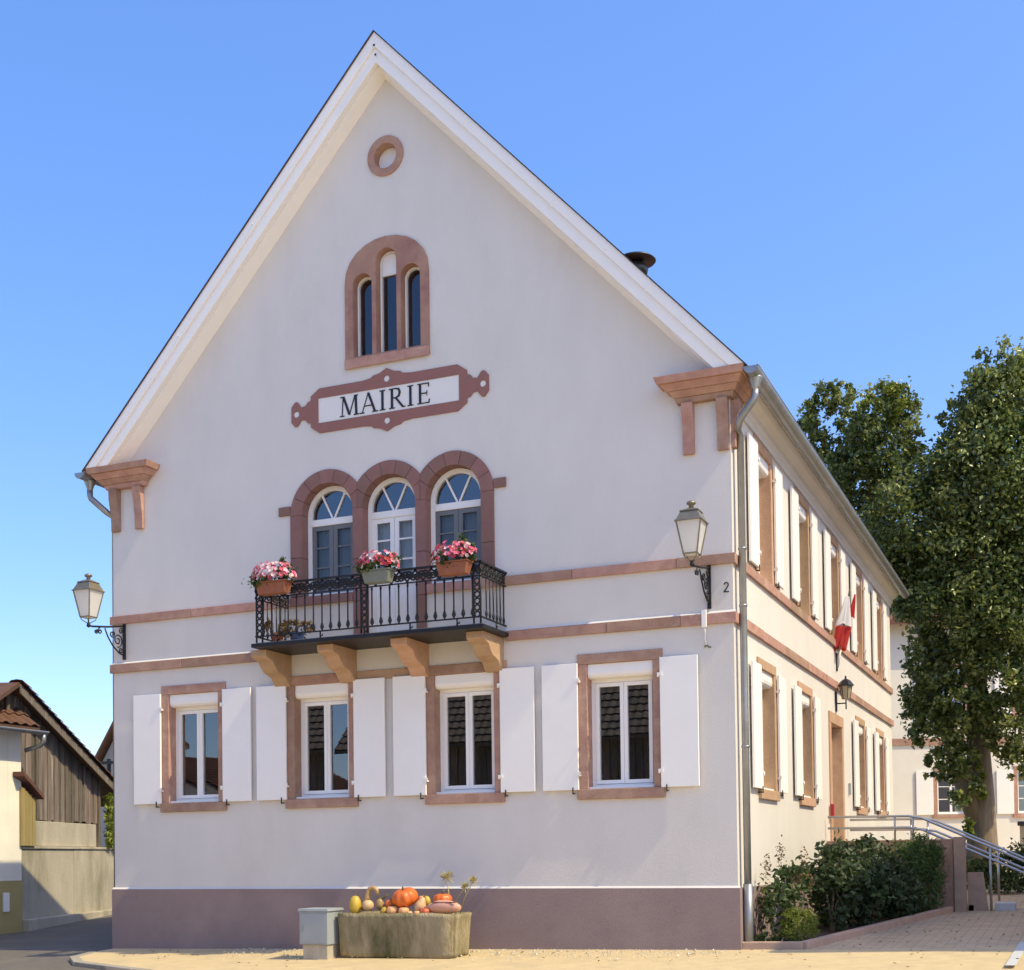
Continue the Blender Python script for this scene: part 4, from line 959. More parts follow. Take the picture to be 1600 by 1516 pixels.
fruit('gourd', 'tiny white gourd on the rim in the middle of the trough', 5.235, fy-.12, .035, .028, 'gourd_pale', 6, .05, .01, None, ST+.003, 'gourd')
fruit('gourd', 'small orange gourd on the rim under the flat red gourd', 5.34, fy-.125, .045, .032, 'gourd_peach', 6, .06, .01, None, ST, 'gourd')
fruit('pumpkin', 'orange pumpkin with a tall stalk behind the pink squash', 5.56, fy+.12, .12, .085, 'pumpkin_orange', 9, .10, .055, None, ST+.10, 'pumpkin')
SQ = thing('squash', 'long pink banana squash lying at the end of the trough', 'squash', (5.66, fy-.03, ST))
pth, rad = [], []
for k in range(17):
    t = k/16; pth.append((5.42+.60*t*.72+.02, fy-.04, ST+.09+.015*sin(pi*t))); rad.append(max(.012, .082*sin(pi*min(max(t, .02), .98))**.38))
MB().tube(pth, rad, 16).build('flesh', 'squash_pink', SQ, smooth=True)
r = random.Random(5)
for k in range(13):
    xx = 5.53+.024*k; a = radians(118+r.uniform(-6, 6)); yy = fy-.04+.0815*cos(a); zz = ST+.105+.0815*sin(a)
    yy = fy-.04-.058+r.uniform(-.003, .003); zz = ST+.103+.052
    MB().box(xx, xx+.015, yy-.008, yy+.010, zz-.004, zz+.010).build('blemish', 'gourd_plum', SQ).rotation_euler = (0, 0, 0)
for i, (x, z, r_) in enumerate(((5.60, .90, .085), (5.845, .79, .055), (5.95, .86, .06))):
    T = thing('dried_flower', ('tallest dried straw-coloured seed head above the pumpkins', 'lower straw seed head behind the pink squash', 'leaning straw seed head over the end of the trough')[i], 'dried flower', (5.72+.05*i, fy+.16, ST))
    MB().tube([(5.66+.05*i, fy+.16, ST-.03), (5.63+.10*i, fy+.16, ST+.2), (x, fy+.16, z)], .006, 5).build('stalk', 'straw', T, smooth=True)
    hb = MB(); rr_ = random.Random(30+i)
    for k in range(70):
        d = Vector((rr_.gauss(0, 1), rr_.gauss(0, 1), rr_.gauss(.6, .9))).normalized(); L2 = r_*rr_.uniform(.7, 1.1); p0 = Vector((x, fy+.16, z)); p1 = p0+d*L2; s = d.orthogonal().normalized()*.006
        hb.add([p0, p1-s, p1+d*.012, p1+s], [(0, 1, 2, 3)])
    hb.build('seed_head', 'straw', T, recalc=False)['kind'] = 'stuff'
# electrical cabinet
bx0, bx1, by0, by1 = 3.80, 4.20, -1.16, -.80
bz = ground(4, -1)+.045
EC = thing('electrical_cabinet', 'grey metal utility cabinet on a concrete foot beside the trough', 'cabinet', ((bx0+bx1)/2, (by0+by1)/2, bz))
MB().box(bx0+.03, bx1-.02, by0+.03, by1-.02, bz-.05, bz+.16).build('foot', 'concrete', EC, bevel=.008)
MB().box(bx0, bx1, by0, by1, bz+.161, bz+.565).build('body', 'cabinet', EC, bevel=.006)
MB().frustum((bx0-.015, bx1+.015, by0-.015, by1+.015, bz+.566), (bx0-.01, bx1+.01, by0-.01, by1+.01, bz+.60)).build('lid', 'cabinet', EC, bevel=.005)
MB().box(bx0+.02, bx1-.02, by0-.004, by0-.001, bz+.185, bz+.54).build('door', 'cabinet', EC)
MB().box(bx0+.05, bx0+.065, by0-.012, by0-.0045, bz+.33, bz+.40).build('lock', 'zinc', EC)

# ------------------------------------------------------------------ planting along the side wall
def shrub(name, label, blobs, n, mat, leaf, seed, stems=(), extra=None, up_bias=.4, ratio=.55, lump=.28, shell=.55, droop=0.0):
    bx, by = blobs[0][0], blobs[0][1]; z = ground(bx, by)+.07
    T = thing(name, label, 'shrub', (bx, by, z))
    o = link('foliage', leaf_mesh('foliage', blob_points(blobs, n, seed, shell, lump), leaf, up_bias, seed, ratio, droop), mat, T); o['kind'] = 'stuff'
    r = random.Random(seed)
    for b in blobs:
        for k in range(2):
            MB().tube([(b[0]+r.uniform(-.1, .1), b[1]+r.uniform(-.1, .1), ground(b[0], b[1])+.05), (b[0]+r.uniform(-.2, .2)*b[3], b[1]+r.uniform(-.3, .3)*b[4], b[2]*.6+.1), (b[0]+r.uniform(-.5, .5)*b[3], b[1]+r.uniform(-.5, .5)*b[4], b[2]+b[5]*.5)], [.018, .012, .006], 5).build('branch', 'bark', T)
    if extra:
        em, pts, sz = extra
        e = link('heads_and_highlights', leaf_mesh('heads_and_highlights', pts, sz, .3, seed+5, .7), em, T); e['kind'] = 'stuff'
    return T
def panicles(spots, n=60, r=.05, h=.12, seed=1):
    g = np.random.default_rng(seed); P = []
    for s in spots: P.append(np.asarray(s)+g.normal(size=(n, 3))*np.array((r, r, h))*.5)
    return np.concatenate(P)
shrub('hydrangea', 'tall hydrangea with faded brown panicles by the downpipe corner', [(9.33, .85, .42, .22, .42, .34), (9.38, .75, .75, .20, .35, .22), (9.45, 1.3, .78, .24, .4, .25)], 900, 'leaf_mid', .085, 41,
      extra=('leaf_dry', panicles([(9.22, .55, .98), (9.32, .85, 1.13), (9.5, 1.3, 1.08), (9.6, 1.25, .78), (9.18, .5, .62), (9.52, .9, .82)], 60, .06, .16, 3), .035))
shrub('low_bush', 'rounded yellow-green dwarf bush at the edging stones', [(9.55, .72, .28, .21, .36, .23)], 4200, 'leaf_yellow', .035, 42, ratio=.3, shell=.7, lump=.16)
shrub('ground_plant', 'dark leafy plant at the foot of the downpipe', [(9.24, .38, .12, .16, .20, .10), (9.42, .45, .10, .14, .15, .08)], 260, 'leaf_dark', .075, 43)
shrub('laurel', 'broad dark shrub filling the middle of the planting bed', [(9.75, 2.5, .62, .42, .75, .52), (9.7, 2.2, .95, .35, .5, .30), (10.0, 3.2, .62, .45, .7, .5)], 3600, 'leaf_dark', .10, 44, shell=.4, extra=('leaf_mid', blob_points([(9.75, 2.4, .75, .42, .7, .5), (10.0, 3.2, .7, .42, .65, .45)], 700, 144, .7, .2), .09))  # extra lighter outer leaves put light highlights into the foliage colour
shrub('smokebush', 'dark reddish shrub with drooping leaves near the door', [(9.95, 4.0, .80, .42, .6, .45), (9.85, 3.7, 1.1, .35, .45, .22), (10.2, 4.2, .55, .4, .5, .42)], 3000, 'leaf_dark', .10, 45, shell=.4,
      extra=('leaf_dry', panicles([(9.7, 3.4, 1.2), (9.9, 4.0, 1.3), (10.15, 4.2, 1.1), (9.95, 3.2, 1.0)], 40, .12, .1, 4), .05), droop=1.0)
shrub('juniper', 'feathery green juniper next to the stair pillar', [(10.52, 5.2, .62, .30, .40, .62), (10.55, 5.25, 1.05, .26, .30, .36), (10.25, 4.9, .7, .32, .35, .5), (10.35, 5.2, 1.1, .3, .3, .26)], 12000, 'leaf_juniper', .07, 46, ratio=.18, shell=.5, lump=.2)

# ------------------------------------------------------------------ landing, steps and handrail at the side door
gz = ground(10.5, 6)
LD = thing('landing', 'sandstone landing with steps up to the side door', 'stairs', (10.0, 6.8, gz))
MB().box(W+.035, 10.25, 5.95, 8.1, gz-.1, .80).build('platform', 'kerb_pink', LD, bevel=.01)
MB().box(W+.035, 10.905, 5.72, 5.94, gz-.1, 1.33).build('cheek_wall', 'sandstone', LD, bevel=.012)
MB().box(10.91, 11.07, 5.69, 5.97, gz-.1, 1.36).build('pillar', 'kerb_pink', LD, bevel=.012)
nst = 4
for k in range(nst):
    x0 = 10.25+.30*k; h = .80-.155*(k+1)
    MB().box(x0+.002, x0+.30+.02, 5.98, 8.1, gz-.1, h).build('step', 'kerb_pink', LD, bevel=.008)
MB().frustum((11.08, 11.38, 5.98, 6.14, gz-.1), (11.08, 11.30, 5.98, 6.14, .82)).build('cheek_wall', 'kerb_pink', LD, bevel=.01)
MB().box(11.47, 11.75, 5.98, 6.5, gz-.1, gz+.16).build('step', 'pale_stone', LD, bevel=.01)
HR = thing('handrail', 'double steel tube handrail on the side stairs', 'handrail', (10.0, 5.84, 1.0))
def rails(y, z_off=0.0):
    for dz in (0, -.175):
        MB().tube([(W+.04, y, 1.70+dz), (10.25, y, 1.69+dz), (10.45, y, 1.655+dz), (11.9, y, .98+dz), (12.3, y, .80+dz)], .019, 8).build('rail', 'steel', HR, smooth=True)
    for x in (10.05, 10.32):
        MB().tube([(x, y, 1.33 if y < 5.9 else .8), (x, y, 1.69)], .016, 8).build('post', 'steel', HR, smooth=True)
    for x in (11.42, 12.0):
        z = 1.655-(x-10.45)*.4655
        MB().tube([(x, y, ground(x, y)+.04), (x, y, z)], .019, 8).build('post', 'steel', HR, smooth=True)
rails(5.84); rails(8.0)

# ------------------------------------------------------------------ tree
def tree(name, label, base, stems, blobs, n, leaf, mat, seed, extra=()):
    T = thing(name, label, 'tree', base)
    first = True
    for p, r_ in stems:
        MB().tube(p, r_, 12).build('trunk' if first else 'limb', 'bark', T, smooth=True); first = False
    P = blob_points(blobs, n, seed, shell=.45, lump=.17)
    o = link('crown', leaf_mesh('crown', P, leaf, .5, seed, .62), mat, T)
    for i, (b, k, mt) in enumerate(extra):
        q = link('crown', leaf_mesh('crown', blob_points(b, k, seed+9+i, shell=.8, lump=.15), leaf, .5, seed+3+i, .62), mt, T)
    return T
ty = 17.0; tg = ground(11, ty)
def ray_at(u, v, y):
    d = fw + r2*((u-CX)/FPX) - u2*((v-CY)/FPX); t = (y-CAM.y)/d.y; return CAM + d*t
PXM = 30.2/FPX      # metres per photo pixel at the tree
lob = []
for u, v, ru, rv, dy in ((1290, 655, 42, 52, .3), (1265, 690, 28, 40, .3), (1310, 620, 24, 26, .3), (1385, 645, 52, 50, .2), (1380, 700, 66, 60, .2), (1340, 740, 60, 60, .4), (1300, 740, 40, 50, .6), (1345, 830, 60, 80, .6),
                         (1560, 600, 52, 70, 0), (1518, 672, 48, 62, -.2), (1590, 660, 90, 100, .2), (1478, 768, 58, 62, -.4), (1560, 760, 100, 100, -.3), (1440, 820, 90, 90, -.5), (1530, 870, 110, 90, -.6),
                         (1620, 830, 100, 120, -.2), (1420, 910, 70, 60, -.2), (1500, 960, 90, 70, -.6), (1590, 970, 80, 80, -.5), (1470, 1040, 55, 50, -.5), (1560, 1060, 60, 60, -.7), (1440, 1100, 36, 40, -.6), (1475, 1140, 50, 40, -.7),
                         (1575, 1130, 50, 50, -.6), (1590, 1190, 34, 30, -.6), (1500, 1090, 50, 40, -.9), (1495, 1190, 30, 30, -.9), (1510, 1240, 26, 26, -.9), (1470, 1200, 26, 24, -.8)):
    p = ray_at(u, v, ty+dy); lob.append((p.x, p.y, p.z, ru*PXM, max(.5, min(1.5, ru*PXM*1.1)), rv*PXM))
for x, y, z, rx_, ry_, rz_ in ((13.0, 17.2, 9.0, 1.2, 1.2, 1.4), (13.1, 17.0, 6.6, 1.2, 1.2, 1.2)): lob.append((x, y, z, rx_, ry_, rz_))
yb = ray_at(1385, 640, ty+.1); yel = [(yb.x, yb.y-.5, yb.z, .5, .35, .45)]
def q_(u, v, dy=0): p = ray_at(u, v, ty+dy); return (p.x, p.y, p.z)
b0 = (q_(1535, 1330)[0], ty, tg-.1)
stems = [([b0, (b0[0], ty, tg+.8), q_(1532, 1240), q_(1526, 1120), q_(1528, 1000), q_(1545, 860), q_(1560, 700)], [.42, .34, .30, .23, .20, .16, .10]),
         ([q_(1535, 1290), q_(1505, 1220, -.15), q_(1488, 1160, -.2)], [.30, .22, .17]),
         ([q_(1488, 1160, -.2), q_(1455, 1090, .0), q_(1446, 1000, .1), q_(1425, 880, .1), q_(1395, 740, .2)], [.19, .17, .15, .12, .06]),
         ([q_(1440, 960, .1), q_(1380, 860, .3), q_(1345, 700, .3), q_(1310, 665, .3)], [.10, .08, .05, .025]),
         ([q_(1528, 1000), q_(1590, 880, -.2), q_(1620, 760)], [.2, .14, .07])]
tree('tree', 'large dense leafy tree with forked ivy-clad trunk behind the town hall', (b0[0], ty, tg), stems, lob, 105000, .125, 'leaf_tree', 77, extra=((lob, 15000, 'leaf_highlight'), (yel, 700, 'leaf_yellow'), ([(*q_(1525, 1270, -.45), .35, .2, .6), (*q_(1515, 1200, -.45), .3, .2, .5)], 700, 'leaf_yellow')))

# ------------------------------------------------------------------ house behind the tree
FH = thing('house', 'white rendered house half hidden behind the large tree', 'house', (10.5, 27, ground(10, 27)))
hrot = Matrix.Translation((7.2, 26.0, 0)) @ Matrix.Rotation(radians(24), 4, 'Z')
def HM(a, h, o):
    v = hrot @ Vector((a, -o, h)); return (v.x, v.y, v.z)
hz = ground(10, 27)
wins = [(2.15, 2.25, 3.55), (4.6, 2.25, 3.55), (7.0, 2.25, 3.55), (2.15, 5.3, 6.7), (4.6, 5.3, 6.7), (7.0, 5.3, 6.7)]
MB().plate(HM, rect(-1.5, 11, hz-.2, 8.2), [rect(c-.45, c+.45, a, b) for c, a, b in wins], -.3, 0).build('wall', 'far_wall', FH)
MB().boxm(HM, -1.5, 11, hz-.2, 8.2, -7, -6.7).build('wall', 'far_wall', FH)
MB().boxm(HM, -1.5, -1.2, hz-.2, 8.2, -6.69, -.31).build('wall', 'far_wall', FH)
MB().boxm(HM, 10.7, 11, hz-.2, 8.2, -6.69, -.31).build('wall', 'far_wall', FH)
MB().boxm(HM, -1.55, 11.05, 4.35, 4.55, .001, .05).build('string_course', 'sandstone', FH)
MB().boxm(HM, -1.19, 10.69, 4.2, 4.3, -6.6, -.32).build('floor', 'interior', FH)
for c, a, b in wins:
    fr = MB()
    fr.boxm(HM, c-.45, c-.38, a, b, -.16, -.1); fr.boxm(HM, c+.38, c+.45, a, b, -.16, -.1); fr.boxm(HM, c-.38, c+.38, a, a+.07, -.16, -.1); fr.boxm(HM, c-.38, c+.38, b-.07, b, -.16, -.1); fr.boxm(HM, c-.035, c+.035, a+.07, b-.07, -.16, -.1)
    w_ = fr.build('window', 'white_paint', FH)
    sb = MB(); sb.boxm(HM, c-.57, c-.451, a, b, -.1, .03); sb.build('jamb', 'sandstone', w_)
    MB().boxm(HM, c+.451, c+.57, a, b, -.1, .03).build('jamb', 'sandstone', w_)
    MB().boxm(HM, c-.6, c+.6, a-.13, a-.001, -.1, .06).build('sill', 'sandstone', w_)
    MB().boxm(HM, c-.57, c+.57, b+.001, b+.13, -.1, .03).build('lintel', 'sandstone', w_)
    for s in (-1, 1):
        g0, g1 = (c-.38, c-.035) if s < 0 else (c+.035, c+.38)
        MB().add([HM(g0, a+.07, -.13), HM(g1, a+.07, -.13), HM(g1, b-.07, -.13), HM(g0, b-.07, -.13)], [(0, 1, 2, 3)]).build('pane', 'glass', w_, recalc=False)
        for f in (.33, .66): MB().boxm(HM, g0+.001, g1-.001, a+.07+(b-a-.14)*f-.012, a+.07+(b-a-.14)*f+.012, -.128, -.11).build('glazing_bar', 'white_paint', w_)
        MB().boxm(HM, c-1.1 if s < 0 else c+.58, c-.58 if s < 0 else c+1.1, a-.02, b+.02, .02, .055).build('shutter', 'shutter_paint', FH, bevel=.005)
rfm = MB(); n = 2
rfm.add([HM(a, h, o) for a in (-1.9, 11.4) for o, h in ((.5, 7.95), (-3.5, 11.4), (-7.5, 7.95), (-7.5, 8.1), (-3.5, 11.6), (.5, 8.1))], [(0, 1, 7, 6), (1, 2, 8, 7), (2, 3, 9, 8), (3, 4, 10, 9), (4, 5, 11, 10), (5, 0, 6, 11), (0, 5, 4, 1), (1, 4, 3, 2), (6, 7, 10, 11), (7, 8, 9, 10)])
rfm.build('roof', 'roof_tile', FH)
# low garden wall with slab coping and hedges at the back of the court
GW = thing('garden_wall', 'low pale garden wall with dark coping behind the tree', 'wall', (13, 20.5, ground(13, 20.5)))
MB().box(11.3, 24, 20.4, 20.65, ground(12, 20)-.1, 1.75).build('masonry', 'concrete', GW, bevel=.01)
MB().box(11.25, 24.05, 20.33, 20.72, 1.751, 1.86).build('coping', 'dark_edge', GW, bevel=.01)
def hedge(label, blobs, n, seed, mat='leaf_mid'):
    T = thing('hedge', label, 'hedge', (blobs[0][0], blobs[0][1], ground(blobs[0][0], blobs[0][1])))
    o = link('foliage', leaf_mesh('foliage', blob_points(blobs, n, seed, .45, .25), .09, .4, seed), mat, T); o['kind'] = 'stuff'
    MB().tube([(blobs[0][0], blobs[0][1], ground(blobs[0][0], blobs[0][1])-.05), (blobs[0][0], blobs[0][1], blobs[0][2])], .04, 6).build('branch', 'bark', T)
hedge('clipped green hedge behind the handrail foot', [(11.25, 10.4, .75, .5, .5, .45), (11.9, 10.8, .8, .6, .5, .5), (12.8, 11.0, .8, .7, .5, .5)], 4200, 51)
hedge('loose bush under the far house by the tree trunk', [(11.9, 14.5, 1.0, .5, .6, .5), (12.8, 14.8, .95, .7, .6, .5)], 3000, 52, 'leaf_dark')
hedge('low bush at the far end of the side wall', [(9.9, 13.2, .8, .55, .5, .45), (10.6, 12.4, .65, .45, .45, .3)], 2600, 53, 'leaf_mid')

# ------------------------------------------------------------------ left side: cream house, barn, garden wall
LH_ = thing('cream_house', 'cream rendered house with ochre base at the edge of the lane', 'house', (-4.0, -3.0, -.3))
lx = -4.90; ly1 = 3.33
MB().box(-9.8, lx, -7, ly1, .83, 3.54).build('wall', 'cream_wall', LH_)
MB().box(-9.82, lx+.012, -7.02, ly1+.012, -.7, .829).build('base', 'ochre', LH_)
MB().box(lx+.013, lx+.04, 2.86, 3.0, .28, .62).build('meter_hatch', 'white_paint', LH_, bevel=.004)
eave = [(lx+.30, 3.48), (lx-2.45, 5.62), (lx-5.2, 3.48)]
rm = MB(); rm.add([(x, y, z+d) for y in (-7.2, ly1+.15) for d in (0, .10) for x, z in eave], [(0, 1, 7, 6), (1, 2, 8, 7), (3, 9, 10, 4), (4, 10, 11, 5), (0, 6, 9, 3), (2, 5, 11, 8), (0, 3, 4, 1), (1, 4, 5, 2), (6, 7, 10, 9), (7, 8, 11, 10)])
lroof = rm.build('roof', 'roof_tile', LH_)
gb = MB(); gb.add([(lx-.001, ly1, 3.54), (lx-2.45, ly1, 5.44), (lx-4.9, ly1, 3.54), (lx-.001, ly1-.3, 3.54), (lx-2.45, ly1-.3, 5.44), (lx-4.9, ly1-.3, 3.54)], [(0, 1, 2), (3, 5, 4), (0, 3, 4, 1), (1, 4, 5, 2), (0, 2, 5, 3)]); gb.build('gable', 'plank', LH_)
# tiles on the lane side of the roof
sl = Vector((-2.75, 0, 2.14)).normalized(); nr = Vector((2.14, 0, 2.75)).normalized()
tm = MB()
tl = [Vector((0, -.115, 0)), Vector((0, .115, 0))]
pr = [(-.115, 0), (-.08, .03), (-.03, .04), (.02, .02), (.06, .004), (.115, 0)]
vv = []
for s0 in (0, .38):
    for a, h in pr: vv.append(Vector((0, a, 0))+sl*s0+nr*(h+.035-.03*(s0/.38)))
for s0 in (0, .38):
    for a, h in pr: vv.append(Vector((0, a, 0))+sl*s0+nr*(h+.018-.03*(s0/.38)))
n = len(pr); fc = [(i, i+1, n+i+1, n+i) for i in range(n-1)] + [(2*n+i, 3*n+i, 3*n+i+1, 2*n+i+1) for i in range(n-1)] + [(i, 2*n+i, 2*n+i+1, i+1) for i in range(n-1)]
tm.add(vv, fc); t0 = tm.build('tile', 'roof_tile', lroof, recalc=False)
spots = []
for i in range(9):
    for j in range(9):
        p = Vector((lx+.30, ly1+.03-.23*j, 3.58))+sl*(.33*i); spots.append(((p.x, p.y, p.z), 0))
copies('tile', t0.data, spots, lroof, t0)
gm = MB(); k_ = 10; ring = [(.07*cos(pi+pi*k/k_), .07*sin(pi+pi*k/k_)) for k in range(k_+1)]+[(.062*cos(2*pi-pi*k/k_), .062*sin(2*pi-pi*k/k_)) for k in range(k_+1)]; m_ = len(ring)
gm.add([(lx+.36+a, y, 3.52+b) for y in (-7, ly1+.25) for a, b in ring], [(i, (i+1) % m_, m_+(i+1) % m_, m_+i) for i in range(m_)])
gut = gm.build('gutter', 'zinc', LH_, smooth=True)
MB().tube([(lx+.36, ly1+.18, 3.48), (lx+.36, ly1+.18, 3.34), (lx+.30, ly1+.16, 3.26), (lx+.02, ly1+.08, 3.18)], .042, 10).build('downpipe', 'zinc', LH_, smooth=True)
# concrete garden wall and barn above it
A0, B0 = Vector((-4.75, 2.9, 0)), Vector((-6.85, 8.35, 0)); dW = (B0-A0).normalized(); nW = Vector((dW.y, -dW.x, 0))   # nW faces the lane
def WM(a, h, o): p = A0+dW*a+nW*o; return (p.x, p.y, h)
LW = (B0-A0).length
CW = thing('concrete_wall', 'stained concrete retaining wall along the lane under the barn', 'wall', ((A0+B0)/2+Vector((0, 0, -.1))))
MB().boxm(WM, .47, LW*.52, -.4, 1.40, -.25, 0).build('wall_panel', 'concrete', CW, bevel=.01)
MB().boxm(WM, LW*.52+.008, LW+3, -.4, 1.40, -.25, .004).build('wall_panel', 'concrete', CW, bevel=.01)
MB().boxm(WM, .47, LW+3, 1.401, 1.45, -.28, .03).build('coping', 'concrete', CW, bevel=.01)
MB().boxm(WM, .5, LW+3, -.4, .12, .005, .13).build('footing', 'concrete', CW, bevel=.02)
BN = thing('barn', 'weathered timber barn with vertical boards and red tiled verge', 'barn', (A0+B0)/2-nW*2)
def roofline(a): return 4.37-.3075*(a-.14) if a > .14 else 4.37+.42*(a-.14)
r = random.Random(9); a = .15; LB = 4.75
while a < LB:
    w_ = r.uniform(.12, .2); b = min(LB, a+w_)
    zb = 1.96+r.uniform(-.03, .02); o_ = r.uniform(-.02, .015)
    mb = MB(); mb.add([WM(p, h, q) for q in (-.115+o_, -.085+o_) for p, h in ((a+.005, zb), (b-.005, zb+r.uniform(-.01, .01)), (b-.005, roofline(b)-.10), (a+.005, roofline(a)-.10))], [(3, 2, 1, 0), (4, 5, 6, 7), (0, 1, 5, 4), (1, 2, 6, 5), (2, 3, 7, 6), (3, 0, 4, 7)])
    mb.build('plank', 'plank', BN); a = b
bk = MB(); bk.add([WM(p, h, q) for q in (-.30, -.18) for p, h in ((.14, 1.0), (LB, 1.0), (LB, roofline(LB)-.12), (.14, roofline(.14)-.12))], [(3, 2, 1, 0), (4, 5, 6, 7), (0, 1, 5, 4), (1, 2, 6, 5), (2, 3, 7, 6), (3, 0, 4, 7)]); bk.build('frame_wall', 'plank', BN)
MB().boxm(WM, .3, LB-.25, 1.455, 1.93, -.17, -.06).build('base_board', 'concrete', BN, bevel=.01)
MB().boxm(WM, LB-.12, LB, 1.0, roofline(LB)-.12, -.16, -.05).build('corner_post', 'plank', BN)
brm = MB(); E0, E1, EM = -4.5, LB+1.6, .14
brm.add([WM(p, roofline(p)+d, q) for q in (-5.5, .12) for p, d in ((E0, -.08), (EM, -.08), (E1, -.08), (E1, 0), (EM, 0), (E0, 0))], [(5, 4, 1, 0), (4, 3, 2, 1), (6, 7, 10, 11), (7, 8, 9, 10)]+[(i, (i+1) % 6, 6+(i+1) % 6, 6+i) for i in range(6)])
broof = brm.build('roof', 'roof_tile', BN)
MB().add([WM(p, roofline(p)+d, q) for q in (.125, .15) for p, d in ((EM, -.20), (E1, -.20), (E1, -.03), (EM, -.03))], [(3, 2, 1, 0), (4, 5, 6, 7), (0, 1, 5, 4), (1, 2, 6, 5), (2, 3, 7, 6), (3, 0, 4, 7)]).build('verge_board', 'plank', broof)
k = 0; p = EM
while p < E1-.3:
    a0_, a1_ = p, p+.34
    mb = MB(); pr = [(-.14, 0), (-.1, .03), (0, .045), (.1, .03), (.14, 0)]
    mb.add([WM(s, roofline(s)+h+dd, .07+q) for s, dd in ((a0_, .012), (a1_, .045)) for q, h in pr]+[WM(s, roofline(s)+h+dd-.02, .07+q) for s, dd in ((a0_, .012), (a1_, .045)) for q, h in pr],
           [(i, i+1, 5+i+1, 5+i) for i in range(4)]+[(10+i, 15+i, 15+i+1, 10+i+1) for i in range(4)]+[(5+i, 6+i, 16+i, 15+i) for i in range(4)]+[(0, 5, 15, 10), (4, 14, 19, 9)])
    mb.build('verge_tile', 'roof_tile', broof); p += .30; k += 1
# little yellow lean-to between the cream house and the barn
YS = thing('lean_to', 'small yellow boarded lean-to at the corner of the cream house', 'shed', (-4.9, 3.1, 1.4))
for k in range(4): MB().boxm(WM, .40+.15*k, .40+.15*(k+1)-.008, 1.455, 2.50-.05*k, .02, .06).build('board', 'plank_yellow', YS)
MB().add([WM(p_, h, q) for q in (-.05, .16) for p_, h in ((.25, 2.70), (1.15, 2.32), (1.15, 2.40), (.25, 2.78))], [(3, 2, 1, 0), (4, 5, 6, 7), (0, 1, 5, 4), (1, 2, 6, 5), (2, 3, 7, 6), (3, 0, 4, 7)]).build('roof', 'roof_tile', YS)
IV = thing('ivy', 'patch of sunlit ivy hanging over the end of the concrete wall', 'climber', WM(LW-.3, 1.4, 0))
P = np.array([WM(LB+.25+.5*np.random.default_rng(5).uniform(0, 1), 0, 0)]); g = np.random.default_rng(6)
P = np.array([WM(LB+.05+1.2*g.uniform(), 1.45+1.15*g.uniform()**.9, -.02+.18*g.uniform()) for _ in range(1500)])
link('foliage', leaf_mesh('foliage', P, .09, .2, 8), 'leaf_yellow', IV)['kind'] = 'stuff'
MB().tube([WM(LB+.5, 1.3, -.02), WM(LB+.6, 2.2, .02)], .02, 6).build('stem', 'bark', IV)
# grey gabled house and service mast far behind
GH = thing('grey_house', 'grey gabled house far down the lane beyond the barn', 'house', (-17, 23, .2))
gv_ = [(-17.5, 20, -.3), (-12.9, 20, -.3), (-12.9, 20, 4.15), (-15.2, 20, 7.6), (-17.5, 20, 4.15)]
mb = MB(); mb.add([(x, y+d, z) for d in (0, 9) for x, y, z in gv_], [(0, 1, 2, 3, 4), (9, 8, 7, 6, 5), (0, 5, 6, 1), (1, 6, 7, 2), (2, 7, 8, 3), (3, 8, 9, 4), (4, 9, 5, 0)]); mb.build('wall', 'grey_render', GH)
mb = MB(); mb.add([(x, y, z) for y in (19.7, 29.3) for x, z in ((-17.75, 3.9), (-15.2, 7.72), (-12.65, 3.9), (-12.65, 4.02), (-15.2, 7.86), (-17.75, 4.02))], [(0, 1, 7, 6), (1, 2, 8, 7), (3, 9, 10, 4), (4, 10, 11, 5), (2, 3, 9, 8), (0, 6, 11, 5), (0, 5, 4, 1), (1, 4, 3, 2), (6, 7, 10, 11), (7, 8, 9, 10)]); mb.build('roof', 'roof_tile', GH)
up_ = ray_at(170, 1186, 13.0)
UPo = thing('utility_pole', 'dark utility pole with short crossarm beyond the barn roof', 'pole', (up_.x, 13, -.2))
MB().tube([(up_.x, 13, -.2), (up_.x, 13, up_.z)], .06, 8).build('mast', 'iron', UPo)
MB().box(up_.x-.25, up_.x+.25, 12.95, 13.05, up_.z-.14, up_.z-.06).build('crossarm', 'iron', UPo)

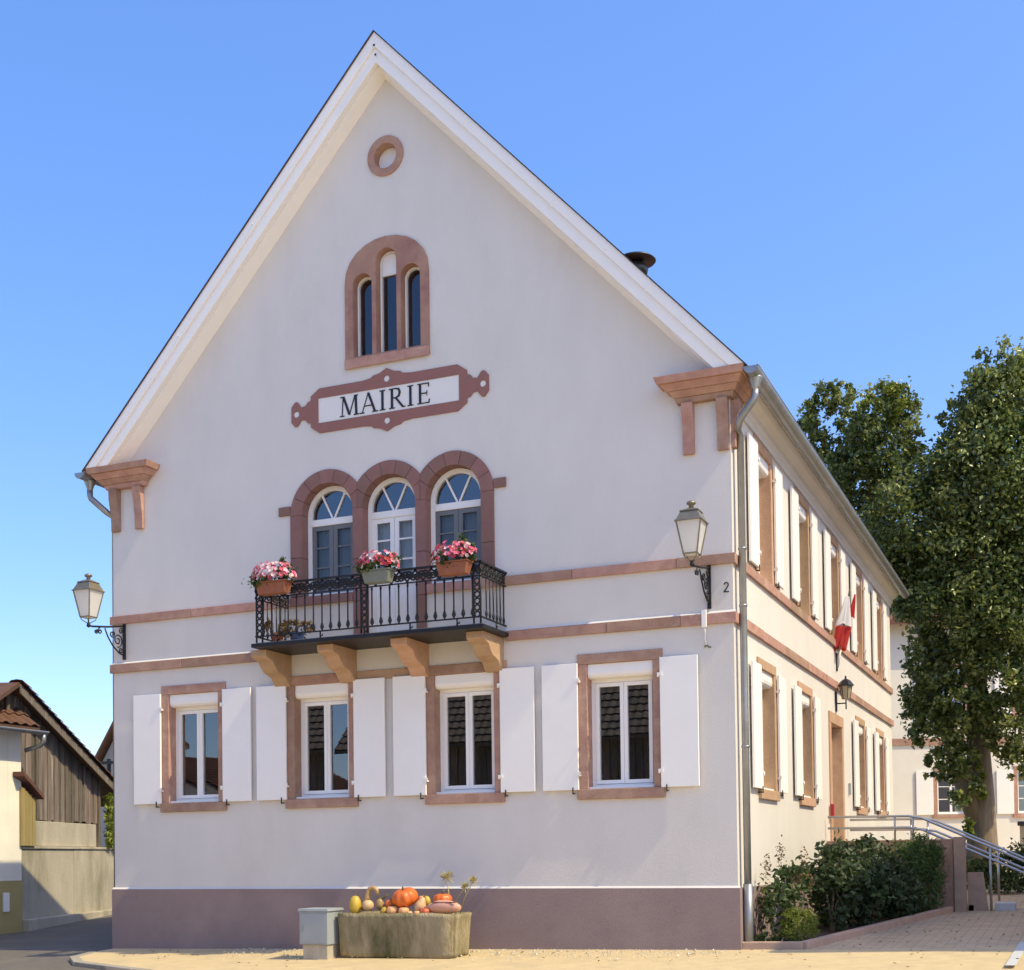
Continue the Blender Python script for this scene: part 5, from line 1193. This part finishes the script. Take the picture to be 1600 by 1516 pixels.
# ------------------------------------------------------------------ across the street (mirrored in the panes) and to the right (shades the court)
def simple_house(name, label, x0, x1, y0, y1, eave_z, rise, axis, wallmat, cat='house', boards=None, tile='roof_tile'):
    T = thing(name, label, cat, ((x0+x1)/2, (y0+y1)/2, -.9))
    MB().box(x0, x1, y0, y1, -1.2, eave_z).build('wall', wallmat, T)
    e = .45
    if axis == 'x':
        ym = (y0+y1)/2; sec = [(y0-e, eave_z-e*rise*2/(y1-y0)), (ym, eave_z+rise), (y1+e, eave_z-e*rise*2/(y1-y0))]
        f3 = lambda t, s, z: (t, s, z); t0, t1 = x0-.4, x1+.4
        gv2 = [(x, y, z) for x in (x0+.01, x1-.01) for y, z in ((y0+.01, eave_z), (ym, eave_z+rise-.05), (y1-.01, eave_z))]
    else:
        xm = (x0+x1)/2; sec = [(x0-e, eave_z-e*rise*2/(x1-x0)), (xm, eave_z+rise), (x1+e, eave_z-e*rise*2/(x1-x0))]
        f3 = lambda t, s, z: (s, t, z); t0, t1 = y0-.4, y1+.4
        gv2 = [(x, y, z) for y in (y0+.01, y1-.01) for x, z in ((x0+.01, eave_z), (xm, eave_z+rise-.05), (x1-.01, eave_z))]
    mb = MB(); mb.add(gv2, [(0, 1, 2), (3, 5, 4), (0, 3, 4, 1), (1, 4, 5, 2)]); mb.build('gable', wallmat, T)
    mb = MB()
    # tiled slopes as fine stepped courses
    for (sa, za), (sb, zb) in ((sec[0], sec[1]), (sec[2], sec[1])):
        L2 = sqrt((sb-sa)**2+(zb-za)**2); nrow = int(L2/.30); ncol = int((t1-t0)/.12)
        us, uz = (sb-sa)/L2, (zb-za)/L2; nz, ns = abs(us), -uz*(1 if us > 0 else -1)
        vs = []
        for i in range(nrow):
            for q in (0, 1):
                d = (i+q)*L2/nrow; lift = .055 if q == 0 else .015
                for j in range(ncol+1):
                    w = lift+.03*(j % 2)
                    vs.append(f3(t0+(t1-t0)*j/ncol, sa+us*d+ns*w, za+uz*d+nz*w))
        fs = [(2*i*(ncol+1)+j, 2*i*(ncol+1)+j+1, (2*i+1)*(ncol+1)+j+1, (2*i+1)*(ncol+1)+j) for i in range(nrow) for j in range(ncol)]
        mb.add(vs, fs)
    rf = mb.build('roof', tile, T, recalc=False); rf['kind'] = 'stuff'
    mb = MB(); mb.add([f3(t, s, z+d) for t in (t0, t1) for s, z, d in ((*sec[0], -.08), (*sec[1], -.08), (*sec[2], -.08), (*sec[2], .005), (*sec[1], .005), (*sec[0], .005))], [(0, 1, 7, 6), (1, 2, 8, 7), (2, 3, 9, 8), (3, 4, 10, 9), (4, 5, 11, 10), (5, 0, 6, 11), (0, 5, 4, 1), (1, 4, 3, 2), (6, 7, 10, 11), (7, 8, 9, 10)]); mb.build('roof_deck', 'plank', T)
    return T
OB = simple_house('barn', 'tiled barn across the street mirrored in the ground floor panes', -7.9, 5.5, -28, -18, 4.75, 5.2, 'x', 'interior', 'barn', tile='old_tile')
r = random.Random(3)
for k in range(60):
    x0 = -7.9+13.4*k/60; MB().box(x0+.008, x0+13.4/60-.008, -17.999, -17.96+r.uniform(0, .02), -.8, 4.7).build('plank', 'plank', OB)
simple_house('house', 'gabled house across the street mirrored in the pane nearest the lane', -26, -14.5, -34, -24, 2.6, 2.6, 'y', 'far_wall')
NH = simple_house('house', 'neighbouring house beyond the court that shades the paving', 14.7, 22.5, -.25, 13.0, 6.3, 3.0, 'y', 'far_wall')
